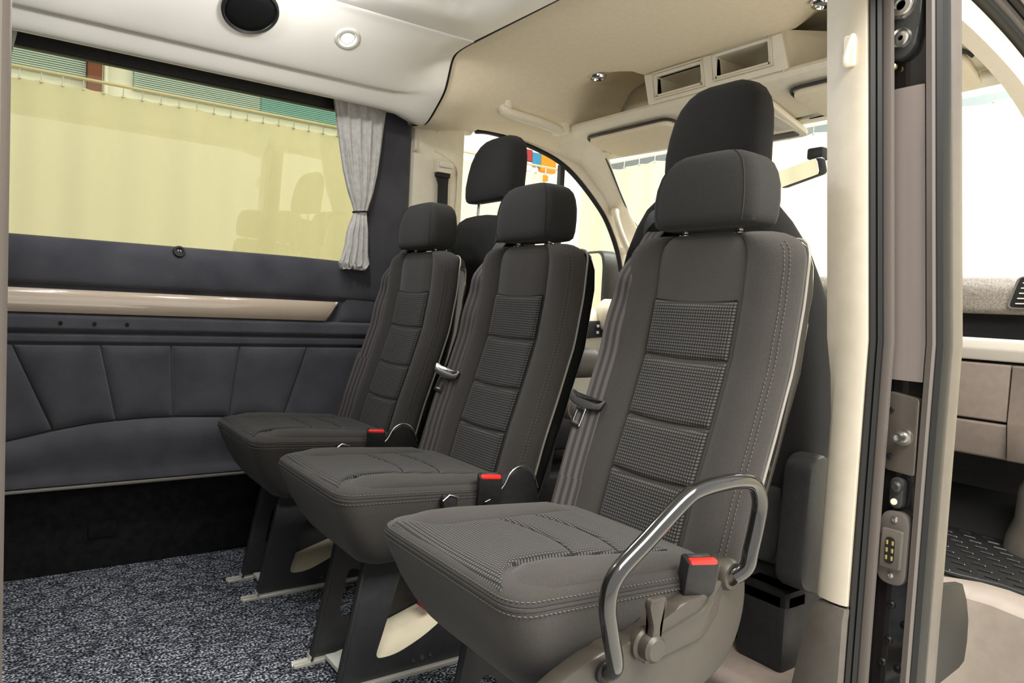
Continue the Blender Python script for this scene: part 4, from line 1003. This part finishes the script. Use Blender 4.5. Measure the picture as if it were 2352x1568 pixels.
def dpanel(bm):
    prof = [(2.655, 0.905), (2.60, 0.905), (2.575, 0.890), (2.560, 0.86), (2.545, 0.80), (2.545, 0.74), (2.565, 0.70), (2.57, 0.12), (2.655, 0.12)]
    rings = [[Vector((x, y, z)) for y, z in prof] for x in (1.565, 1.9, 2.3, 2.7, 2.9)]
    loft(bm, rings)
part('door_lining', 'cream_plastic', dr, dpanel)
sw = part('switch_panel', 'black_plastic', dr, lambda bm: prism(bm, rounded([(2.18, 0.765), (2.325, 0.775), (2.325, 0.85), (2.20, 0.845)], 0.012), lambda u, v, d: Vector((u, 2.556 - (0.85 - v) * 0.2 + d, v)), -0.01, 0.004, 0.003))
for z_ in (0.795, 0.825): part('switch_mark', 'switch_white', sw, lambda bm: box(bm, (2.272, 2.530, z_ - 0.006), (2.286, 2.536, z_ + 0.006), 0.001))
part('door_armrest', 'taupe_plastic', dr, lambda bm: box(bm, (1.80, 2.44, 0.60), (2.20, 2.56, 0.72), 0.045, 4))
ds = part('door_speaker', 'taupe_plastic', dr, lambda bm: lathe(bm, [(0.0, 0.006), (0.035, 0.006), (0.038, 0.002), (0.044, 0.003), (0.046, 0.010), (0.052, 0.010), (0.055, 0.0), (0.055, -0.05)], Matrix.Translation((2.08, 2.50, 0.46)) @ Matrix.Rotation(math.pi / 2, 4, 'X'), 28))
part('speaker_cap', 'grey_plastic', ds, lambda bm: lathe(bm, [(0, 0.012), (0.028, 0.010), (0.034, 0.004), (0.034, 0.0)], Matrix.Translation((2.08, 2.50, 0.46)) @ Matrix.Rotation(math.pi / 2, 4, 'X'), 24))
ap = empty('trim_5', (2.4, 2.5, 1.0), 'cream windscreen pillar beyond the driver door window', 'trim', kind='structure')
def apil(bm):
    A = [Vector(p) for p in ((2.02, 2.585, 1.625), (2.12, 2.59, 1.575), (2.24, 2.595, 1.495), (2.33, 2.597, 1.420), (2.42, 2.60, 1.31), (2.49, 2.60, 1.19), (2.54, 2.60, 1.05), (2.56, 2.60, 0.92))]
    B = [Vector(p) for p in ((2.06, 2.36, 1.605), (2.14, 2.385, 1.563), (2.30, 2.470, 1.460), (2.45, 2.540, 1.352), (2.62, 2.575, 1.235), (2.78, 2.59, 1.12), (2.90, 2.595, 1.03), (3.0, 2.60, 0.95))]
    rings = []
    for a, b_ in zip(cat_rom(A, 3), cat_rom(B, 3)):
        m1 = a.lerp(b_, 0.45) + Vector((-0.012, -0.016, -0.004)); m2 = a.lerp(b_, 0.8) + Vector((-0.008, -0.010, -0.006))
        rings.append([a, a.lerp(b_, 0.15) + Vector((-0.012, -0.012, 0)), m1, m2, b_, b_ + Vector((0.02, 0.02, 0.01)), a + Vector((0.02, 0.035, 0.01))])
    loft(bm, rings)
part('pillar_cover', 'cream_plastic', ap, apil)
gh = empty('grab_handle', (2.35, 2.56, 1.25), 'cream grab handle on the windscreen pillar', 'handle', 'cream grab handles')
part('grip', 'cream_plastic', gh, lambda bm: tube(bm, cat_rom([(2.375, 2.575, 1.365), (2.350, 2.535, 1.362), (2.345, 2.525, 1.335), (2.365, 2.52, 1.28), (2.405, 2.525, 1.225), (2.440, 2.535, 1.19), (2.465, 2.575, 1.185)], 5), 0.016, 10))
for c in ((2.385, 2.578, 1.36), (2.465, 2.578, 1.19)): part('mount', 'cream_plastic', gh, lambda bm: box(bm, [v - 0.015 for v in c], [v + 0.015 for v in c], 0.006))
gh = empty('grab_handle', (1.8, 2.42, 1.64), 'cream roof grab handle above the driver seat', 'handle', 'cream grab handles')
part('grip', 'cream_plastic', gh, lambda bm: tube(bm, cat_rom([(1.585, 2.42, 1.690), (1.585, 2.385, 1.665), (1.595, 2.37, 1.645), (1.65, 2.37, 1.637), (1.75, 2.375, 1.633), (1.85, 2.385, 1.626), (1.885, 2.40, 1.625), (1.90, 2.45, 1.65)], 5), [0.022] * 10 + [0.0205] * 26, 10))
part('mount', 'cream_plastic', gh, lambda bm: prism(bm, rounded([(1.575, 1.655), (1.61, 1.65), (1.605, 1.69), (1.585, 1.70)], 0.008), XZ, 2.345, 2.40, 0.004))
part('mount', 'cream_plastic', gh, lambda bm: prism(bm, rounded([(1.885, 1.62), (1.925, 1.615), (1.925, 1.66), (1.895, 1.665)], 0.008), XZ, 2.38, 2.46, 0.004))
ws = empty('window_2', (2.6, 1.63, 1.3), 'windscreen seen past the front seats', 'window', kind='structure')
part('pane', 'clear_glass', ws, lambda bm: loft(bm, [[Vector(p) for p in r] for r in (((2.14, 2.42, 1.568), (2.24, 1.63, 1.568), (2.14, 0.84, 1.568), (2.144, 0.84, 1.572), (2.244, 1.63, 1.572), (2.144, 2.42, 1.572)), ((2.95, 2.60, 1.00), (3.15, 1.63, 0.96), (2.95, 0.66, 1.00), (2.954, 0.66, 1.004), (3.154, 1.63, 0.964), (2.954, 2.60, 1.004)))]), False)
part('frit_edge', 'charcoal_plastic', ws, lambda bm: tube(bm, [(2.15, 2.40, 1.556), (2.46, 2.552, 1.350), (2.64, 2.587, 1.235), (2.90, 2.607, 1.03)], 0.004, 6))
em = empty('door_mirror', (2.50, 2.86, 1.0), 'exterior mirror seen through the driver door window', 'mirror')
Tm = Matrix.Translation((2.50, 2.86, 1.02)) @ Matrix.Rotation(math.radians(-8), 4, 'Z')
part('housing', 'charcoal_plastic', em, lambda bm: prism(bm, rounded([(-0.13, -0.18), (0.12, -0.18), (0.13, 0.10), (0.08, 0.18), (-0.10, 0.18), (-0.13, 0.12)], 0.05), lambda u, v, d: Tm @ Vector((d, u, v)), 0.0, 0.09, 0.012))
part('mirror_glass', 'mirror', em, lambda bm: prism(bm, rounded([(-0.115, -0.165), (0.108, -0.165), (0.115, 0.09), (0.07, 0.165), (-0.09, 0.165), (-0.115, 0.11)], 0.045), lambda u, v, d: Tm @ Vector((d, u, v)), -0.004, 0.001), False)
part('mirror_arm', 'charcoal_plastic', em, lambda bm: tube(bm, [(2.53, 2.64, 0.86), (2.54, 2.75, 0.90), (2.54, 2.86, 0.95)], 0.022, 10))
iw = part('trim_6', 'cream_plastic', None, lambda bm: prism(bm, rounded([(2.30, 0.80), (2.52, 0.86), (2.52, 0.905), (2.36, 0.96), (2.30, 0.90)], 0.03), XZ, 2.50, 2.60, 0.01)); tag(iw, 'cream corner cover below the driver mirror window', 'trim', kind='structure')

# ------------------------------------------------------------------ overhead shelf, visors, storage slots, mirror
sh = empty('overhead_shelf', (2.05, 1.63, 1.62), 'cream overhead shelf across the cab above the windscreen', 'shelf')
def shelf(bm):
    prof = [(1.962, 1.664), (1.948, 1.660), (1.940, 1.648), (1.944, 1.632), (1.96, 1.620), (1.985, 1.612), (2.02, 1.606), (2.12, 1.590), (2.24, 1.566), (2.26, 1.580), (2.26, 1.62), (2.10, 1.648)]
    rings = []
    for y, dx, dz in ((0.84, -0.01, -0.004), (0.88, 0.0, 0.0), (1.2, 0.005, 0.0), (1.63, 0.008, 0.0), (2.1, 0.004, 0.0), (2.42, 0.0, -0.002), (2.50, -0.01, -0.008), (2.57, -0.03, -0.014)):
        k = 1 - 0.5 * max(0, abs(y - 1.63) - 0.60)
        rings.append([Vector((1.945 + (x - 1.945) * k + dx, y, z + dz)) for x, z in prof])
    loft(bm, rings)
part('shelf_body', 'cream_plastic', sh, shelf)
part('shelf_back', 'headliner', sh, lambda bm: box(bm, (2.18, 0.86, 1.60), (2.21, 2.52, 1.86)), False)
def visor(label, y0, y1, hinge):
    e = empty('sun_visor', (2.08, (y0 + y1) / 2, 1.58), label, 'visor', 'sun visors')
    f = lambda u, v, d: Vector((u, v, 1.600 - (u - 1.985) * 0.20 + d))
    r = [0.05, 0.05, 0.03, 0.03]
    part('visor_pad', 'headliner', e, lambda bm: prism(bm, rounded([(1.985, y0), (1.985, y1), (2.165, y1 - 0.02), (2.165, y0 + 0.02)], r), f, -0.016, 0.004, 0.006))
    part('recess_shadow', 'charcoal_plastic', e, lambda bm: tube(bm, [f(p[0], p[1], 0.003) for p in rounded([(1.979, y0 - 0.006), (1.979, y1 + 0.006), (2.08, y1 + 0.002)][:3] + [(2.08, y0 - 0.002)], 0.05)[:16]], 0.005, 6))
    part('hinge', 'cream_plastic', e, lambda bm: tube(bm, [f(2.12, hinge - 0.02, -0.004), f(2.12, hinge + 0.02, -0.004)], 0.011, 10))
visor('beige sun visor on the driver side below the overhead shelf', 1.885, 2.345, 2.36)
visor('beige sun visor on the passenger side, partly hidden by the door pillar', 0.90, 1.40, 0.89)
oc = empty('overhead_console', (2.12, 1.64, 1.56), 'cream overhead console with reading lamps between the sun visors', 'console')
fo = lambda u, v, d: Vector((u, v, 1.598 - (u - 1.985) * 0.18 + d))
part('console_body', 'cream_plastic', oc, lambda bm: prism(bm, rounded([(2.00, 1.47), (2.00, 1.80), (2.27, 1.76), (2.27, 1.50)], 0.03), fo, -0.020, 0.004, 0.010))
part('lamp_lens', 'strip_plastic', oc, lambda bm: prism(bm, rounded([(2.06, 1.50), (2.06, 1.57), (2.18, 1.57), (2.18, 1.50)], 0.01), fo, -0.025, -0.019, 0.003))
part('lamp_lens', 'strip_plastic', oc, lambda bm: prism(bm, rounded([(2.06, 1.60), (2.06, 1.67), (2.18, 1.67), (2.18, 1.60)], 0.01), fo, -0.025, -0.019, 0.003))
part('display_strip', 'grey_plastic', oc, lambda bm: prism(bm, rounded([(2.205, 1.52), (2.205, 1.68), (2.24, 1.68), (2.24, 1.52)], 0.008), fo, -0.025, -0.019, 0.002))
slots = [rounded([(1.706, 1.682), (1.905, 1.682), (1.905, 1.742), (1.706, 1.742)], 0.004, 3), rounded([(1.442, 1.688), (1.640, 1.688), (1.640, 1.748), (1.442, 1.748)], 0.004, 3)]
def vface(bm):
    prism(bm, rounded([(1.375, 1.655), (1.955, 1.655), (1.965, 1.782), (1.395, 1.782)], 0.008, 3), lambda u, v, d: Vector((d + (v - 1.655) * -0.22, u, v)), 1.945, 1.965, 0, slots)
    prism(bm, [(1.945, 1.395), (2.12, 1.262), (2.12, 1.30), (1.965, 1.41)], XY, 1.645, 1.775)
    prism(bm, [(1.945, 1.945), (2.12, 1.99), (2.12, 1.95), (1.965, 1.93)], XY, 1.645, 1.775)
vc = part('storage_console', 'cream_plastic', sh, vface); vc['label'] = 'storage console with two open slots'
for k, (ya, yb, za, zb) in enumerate(((1.706, 1.905, 1.682, 1.742), (1.442, 1.640, 1.688, 1.748))):
    def pocket(bm):
        x0 = 1.935
        box(bm, (x0, ya - 0.004, za - 0.006), (2.10, yb + 0.004, za)); box(bm, (x0, ya - 0.004, zb), (2.10, yb + 0.004, zb + 0.006)); box(bm, (x0, ya - 0.006, za - 0.006), (2.10, ya, zb + 0.006)); box(bm, (x0, yb, za - 0.006), (2.10, yb + 0.006, zb + 0.006)); box(bm, (2.10, ya - 0.006, za - 0.006), (2.104, yb + 0.006, zb + 0.006))
    part('slot_pocket', 'cream_plastic', vc, pocket, False)
    part('slot_frame', 'cream_plastic', vc, lambda bm: tube(bm, [(1.938 - (z - 1.655) * 0.22, y, z) for y, z in ((ya - 0.012, za - 0.012), (yb + 0.012, za - 0.012), (yb + 0.012, zb + 0.012), (ya - 0.012, zb + 0.012))], 0.0032, 6, True))
rm = empty('rear_view_mirror', (2.27, 1.53, 1.42), 'interior rear-view mirror in front of the windscreen', 'mirror')
Tr = Matrix.Translation((2.26, 1.532, 1.405)) @ Matrix.Rotation(math.radians(-16), 4, 'Z') @ Matrix.Rotation(math.radians(-9), 4, 'Y') @ Matrix.Rotation(math.radians(-4), 4, 'X')
mo = rounded([(-0.105, -0.026), (0.10, -0.034), (0.105, 0.030), (-0.10, 0.034)], 0.016)
part('mirror_shell', 'charcoal_plastic', rm, lambda bm: prism(bm, mo, lambda u, v, d: Tr @ Vector((d, u, v)), 0, 0.035, 0.010))
part('mirror_glass', 'mirror', rm, lambda bm: prism(bm, [(a * 0.95, b_ * 0.9) for a, b_ in mo], lambda u, v, d: Tr @ Vector((d, u, v)), -0.002, 0.002), False)
part('mirror_stem', 'charcoal_plastic', rm, lambda bm: (tube(bm, [(2.29, 1.52, 1.41), (2.31, 1.50, 1.45), (2.33, 1.49, 1.48)], 0.010, 8), box(bm, (2.29, 1.465, 1.455), (2.35, 1.525, 1.495), 0.008)))

# ------------------------------------------------------------------ dashboard and passenger footwell
da = empty('dashboard', (2.65, 1.6, 0.5), 'taupe dashboard with light strip and glovebox', 'dashboard')
part('top_pad', 'dash_pad', da, lambda bm: prism(bm, rounded([(2.585, 0.952), (2.590, 1.03), (2.625, 1.078), (3.05, 1.03), (3.05, 0.93), (2.70, 0.952)], 0.02), XZ, 0.70, 2.52))
part('tray', 'black_plastic', da, lambda bm: (box(bm, (2.68, 0.70, 0.80), (2.9, 2.52, 0.952)), box(bm, (2.60, 0.70, 0.90), (2.70, 2.52, 0.94)) if False else None), False)
part('light_strip', 'strip_plastic', da, lambda bm: prism(bm, rounded([(2.585, 0.838), (2.583, 0.868), (2.592, 0.874), (2.75, 0.862), (2.75, 0.80), (2.605, 0.802)], 0.006), XZ, 0.70, 2.52))
gb = part('glovebox_door', 'taupe_plastic', da, lambda bm: prism(bm, rounded([(2.598, 0.612), (2.596, 0.792), (2.66, 0.795), (2.66, 0.608)], 0.006), XZ, 0.962, 1.52, 0.003))
part('end_panel', 'taupe_plastic', da, lambda bm: prism(bm, rounded([(2.610, 0.49), (2.596, 0.61), (2.596, 0.792), (2.66, 0.795), (2.66, 0.49)], 0.006), XZ, 0.70, 0.957, 0.003))
part('lower_panel', 'taupe_plastic', da, lambda bm: prism(bm, rounded([(2.628, 0.488), (2.600, 0.604), (2.66, 0.606), (2.80, 0.49)], 0.010), XZ, 0.962, 2.5, 0.003))
part('bulkhead', 'charcoal_plastic', da, lambda bm: box(bm, (2.90, 0.62, 0.10), (2.96, 2.60, 1.0)), False)
vt = part('air_vent', 'black_plastic', da, lambda bm: prism(bm, rounded([(0.72, 0.972), (0.975, 0.972), (0.955, 1.066), (0.72, 1.066)], 0.015), lambda u, v, d: Vector((d + (v - 0.97) * 0.12, u, v)), 2.578, 2.60, 0.003))
part('vent_frame', 'seal_grey', vt, lambda bm: tube(bm, [(2.577 + (z - 0.97) * 0.12, y, z) for y, z in rounded([(0.72, 0.970), (0.978, 0.970), (0.957, 1.068), (0.72, 1.068)], 0.018, 4)], 0.003, 6, True))
for k in range(5):
    z_ = 0.985 + 0.016 * k
    part('vent_slat', 'strip_plastic', vt, lambda bm: box(bm, (2.572 + (z_ - 0.97) * 0.12, 0.73, z_ - 0.002), (2.582 + (z_ - 0.97) * 0.12, 0.957 - 0.2 * (z_ - 0.98), z_ + 0.002), 0.0015))
fm = empty('rubber_floor_mat', (2.5, 1.15, 0.20), 'black ribbed rubber mat in the front passenger footwell', 'mat')
part('mat_sheet', 'mat_rubber', fm, lambda bm: prism(bm, [(2.15, 0.198), (2.15, 0.206), (2.75, 0.206), (3.0, 0.42), (3.0, 0.40), (2.76, 0.198)], XZ, 0.70, 1.6))
rme = None
for r_ in range(11):
    for c_ in range(9):
        x = 2.24 + 0.047 * r_; y = 0.74 + 0.072 * c_ + (0.036 if r_ % 2 else 0)
        if rme is None:
            bm = new(); box(bm, (-0.0035, -0.019, -0.003), (0.0035, 0.019, 0.005), 0.0025, 1); rme = bpy.data.meshes.new('ridge'); bm.to_mesh(rme); bm.free()
        o = link('ridge', rme, 'ridge_rubber', fm); o.location = Vector((x, y, 0.207)) - fm.location
part('footwell_bulge', 'grey_plastic', da, lambda bm: lathe(bm, [(0, 0.26), (0.11, 0.25), (0.135, 0.20), (0.14, 0.10), (0.16, 0.04), (0.165, 0.0)], Matrix.Translation((2.74, 0.82, 0.20)), 28))
st = empty('trim_7', (2.15, 0.75, 0.1), 'grey beige step surround in the front doorway', 'trim', kind='structure')
def step(bm):
    rings = []
    for y, dx, dz in ((0.40, 0.05, -0.045), (0.60, 0.04, -0.02), (0.70, 0.035, -0.008), (0.77, 0.03, 0.0), (0.83, 0.012, 0.004), (0.87, -0.012, 0.004), (0.92, -0.03, 0.0), (1.1, -0.04, 0.0)):
        rings.append([Vector((x + dx, y, z + dz)) for x, z in ((2.19, 0.19), (2.17, 0.217), (2.14, 0.224), (2.07, 0.212), (2.052, 0.200), (2.040, 0.15), (2.02, -0.05), (2.00, -0.35), (2.19, -0.35))])
    loft(bm, rings)
part('step_body', 'step_plastic', st, step)
part('mat_lip', 'mat_rubber', st, lambda bm: tube(bm, [(2.215, 0.40, 0.185), (2.205, 0.70, 0.212), (2.195, 0.79, 0.222), (2.16, 0.88, 0.225), (2.15, 1.1, 0.222)], 0.007, 8))
df = empty('door_2', (2.0, 0.78, 1.55), 'front passenger doorway frame curving forward at the top right', 'door', kind='structure')
def arcband(bm, o0, o1, y0, y1):
    base_ = [(1.44, 1.600), (1.60, 1.597), (1.728, 1.584), (1.81, 1.573), (1.898, 1.558), (2.0, 1.537), (2.10, 1.510), (2.22, 1.462), (2.36, 1.39), (2.52, 1.29), (2.70, 1.16)]
    p = cat_rom([(x, 0, z) for x, z in base_], 3); rings = []
    for i, q in enumerate(p):
        t = (p[min(i + 1, len(p) - 1)] - p[max(i - 1, 0)]).normalized(); n = Vector((-t.z, 0, t.x))
        a, b_ = q + n * o0, q + n * o1
        rings.append([Vector((a.x, y1, a.z)), Vector((a.x, y0 + 0.006, a.z)), Vector((a.lerp(b_, .15).x, y0, a.lerp(b_, .15).z)), Vector((a.lerp(b_, .85).x, y0, a.lerp(b_, .85).z)), Vector((b_.x, y0 + 0.006, b_.z)), Vector((b_.x, y1, b_.z))])
    loft(bm, rings)
part('frame_trim', 'cream_plastic', df, lambda bm: arcband(bm, 0.0, 0.058, 0.792, 0.84))
part('frame_seal', 'rubber', df, lambda bm: arcband(bm, 0.058, 0.074, 0.775, 0.84))
part('frame_flange', 'seal_grey', df, lambda bm: arcband(bm, 0.074, 0.098, 0.77, 0.85))
part('frame_outer', 'body_paint', df, lambda bm: arcband(bm, 0.098, 0.20, 0.74, 0.85))

# ------------------------------------------------------------------ showroom outside
gz = -0.62
fl = part('floor', 'showroom_floor', None, lambda bm: box(bm, (-7, -7, gz - 0.05), (5.6, 6.6, gz)), False); tag(fl, 'pale showroom floor outside the van', 'floor', kind='structure')
w1 = part('wall_far', 'showroom_white', None, lambda bm: box(bm, (-7, 6.5, gz), (5.6, 6.6, 3.0)), False); tag(w1, 'white showroom wall behind the long curtain', 'wall', kind='structure')
w2 = part('wall_front', 'showroom_white', None, lambda bm: box(bm, (5.5, -7, gz), (5.6, 6.5, 3.0)), False); tag(w2, 'white showroom wall in front of the van', 'wall', kind='structure')
gp = part('window_3', 'glass_grey', None, lambda bm: box(bm, (5.44, -2.5, 2.32), (5.5, 6.3, 2.95)), False); tag(gp, 'grey high windows in the showroom front wall', 'window', kind='structure')
def cloth_curtain(label, f2, length, hook_n, z1, s0):
    e = empty('showroom_curtain', f2(length / 2 + s0, 0, gz), label, 'curtain', 'white showroom curtains')
    def f(bm):
        n = int(length / 0.03); rows_ = []
        for zi, z in enumerate((gz + 0.03, 0.2, 1.0, 1.6, z1 - 0.06, z1)):
            r = []
            for i in range(n + 1):
                s = s0 + i * length / n
                d = 0.030 * math.sin(s * 21 + 0.6 * math.sin(s * 3)) + 0.022 * math.sin(s * 9.3 + z * 0.3)
                d *= 0.55 if zi > 3 else 1
                r.append(f2(s, d, z - (0.010 * abs(math.sin((s - s0) * math.pi * hook_n / length)) if zi == 5 else 0)))
            rows_.append(r)
        loft(bm, rows_, closed=False)
        ext = bmesh.ops.solidify(bm, geom=list(bm.faces), thickness=0.003)
    part('cloth', 'showroom_cloth', e, f)
    hm = None
    for k in range(hook_n + 1):
        s = s0 + length * k / hook_n
        if hm is None:
            bm = new(); tube(bm, [(0, 0, 0.050), (0, 0, 0.02), (0, 0, -0.005)], 0.0035, 6); bmesh.ops.create_uvsphere(bm, u_segments=8, v_segments=6, radius=0.010, matrix=Matrix.Translation((0, 0, -0.008)))
            hm = bpy.data.meshes.new('hook'); bm.to_mesh(hm); bm.free()
        o = link('hook', hm, 'steel', e); o.location = f2(s, -0.02, z1 - 0.005) - e.location
    return e
cloth_curtain('long white curtain hanging on hooks outside the side window', lambda s, d, z: Vector((s, 5.6 + d, z)), 5.75, 50, 2.165, -1.5)
cloth_curtain('white curtain hanging on hooks in front of the windscreen', lambda s, d, z: Vector((4.5 + d, s, z)), 6.9, 38, 2.165, -1.6)
r1 = part('curtain_rail', 'rail_tan', None, lambda bm: box(bm, (-1.6, 5.57, 2.216), (4.44, 5.61, 2.230), 0.004)); tag(r1, 'tan curtain rail along the far showroom wall', 'rail', 'showroom curtain rails')
r2 = part('curtain_rail', 'rail_white', None, lambda bm: box(bm, (4.47, -1.7, 2.212), (4.52, 5.5, 2.245), 0.008)); tag(r2, 'white curtain rail in front of the windscreen', 'rail', 'showroom curtain rails')
def blind(label, x0, x1, mat):
    e = empty('window_blind', ((x0 + x1) / 2, 6.42, 2.4), label, 'blind', 'showroom window blinds')
    k = 0; z = 2.43
    me = None
    while z < 2.98:
        if me is None:
            bm = new(); box(bm, (-(x1 - x0) / 2, -0.007, -0.0012), ((x1 - x0) / 2, 0.007, 0.0012), 0, 1, Matrix.Rotation(0.7, 4, 'X')); me = bpy.data.meshes.new('slat'); bm.to_mesh(me); bm.free()
        o = link('slat', me, mat, e); o.location = (0, 0, z - 2.4); z += 0.016
    part('backing', 'blind_back', e, lambda bm: box(bm, (x0, 6.455, 2.42), (x1, 6.495, 2.99)), False)
blind('pale blue slatted blind above the curtain at the left of the side window', -0.6, 0.535, 'blind_blue')
blind('pale blue slatted blind above the curtain in the middle of the side window', 0.86, 1.82, 'blind_blue')
blind('teal slatted blind above the curtain beside the tied grey curtain', 1.83, 2.60, 'blind_teal')
pb = part('wall_post', 'post_brown', None, lambda bm: box(bm, (0.545, 6.38, gz), (0.64, 6.5, 2.98), 0.01)); tag(pb, 'brown post between the showroom blinds', 'post')
pp = part('wall_pipe', 'rail_white', None, lambda bm: tube(bm, [(0.668, 6.42, gz), (0.668, 6.42, 2.98)], 0.018, 12)); tag(pp, 'thin white pipe beside the brown post', 'pipe')
po_ = empty('wall_poster', (4.85, 6.46, 2.45), 'blue, orange and red picture board high on the showroom wall', 'poster')
for (xa, xb, za, zb, mt) in ((4.62, 4.72, 2.46, 2.58, 'poster_red'), (4.62, 4.72, 2.36, 2.45, 'showroom_white'), (4.725, 4.84, 2.42, 2.56, 'poster_blue'), (4.845, 5.05, 2.38, 2.58, 'poster_orange'), (4.725, 4.80, 2.28, 2.34, 'poster_blue'), (4.85, 4.95, 2.28, 2.34, 'poster_orange')):
    part('picture', mt, po_, lambda bm: box(bm, (xa, 6.45, za), (xb, 6.499, zb)), False)
bo = empty('added_banner', (-1.6, 5.4, gz), 'added unseen orange and white banner for the door mirror to reflect', 'banner')
part('banner_sheet', 'poster_orange', bo, lambda bm: box(bm, (-2.0, 5.40, 0.9), (-1.3, 5.42, 2.3), 0.004)); part('banner_sheet', 'rail_white', bo, lambda bm: box(bm, (-2.0, 5.40, gz + 0.05), (-1.3, 5.42, 0.88), 0.004))  # unseen board added to give the door mirror an orange reflection
for x in (-2.0, -1.3): part('banner_pole', 'steel', bo, lambda bm: tube(bm, [(x, 5.43, gz), (x, 5.43, 2.32)], 0.012, 8))
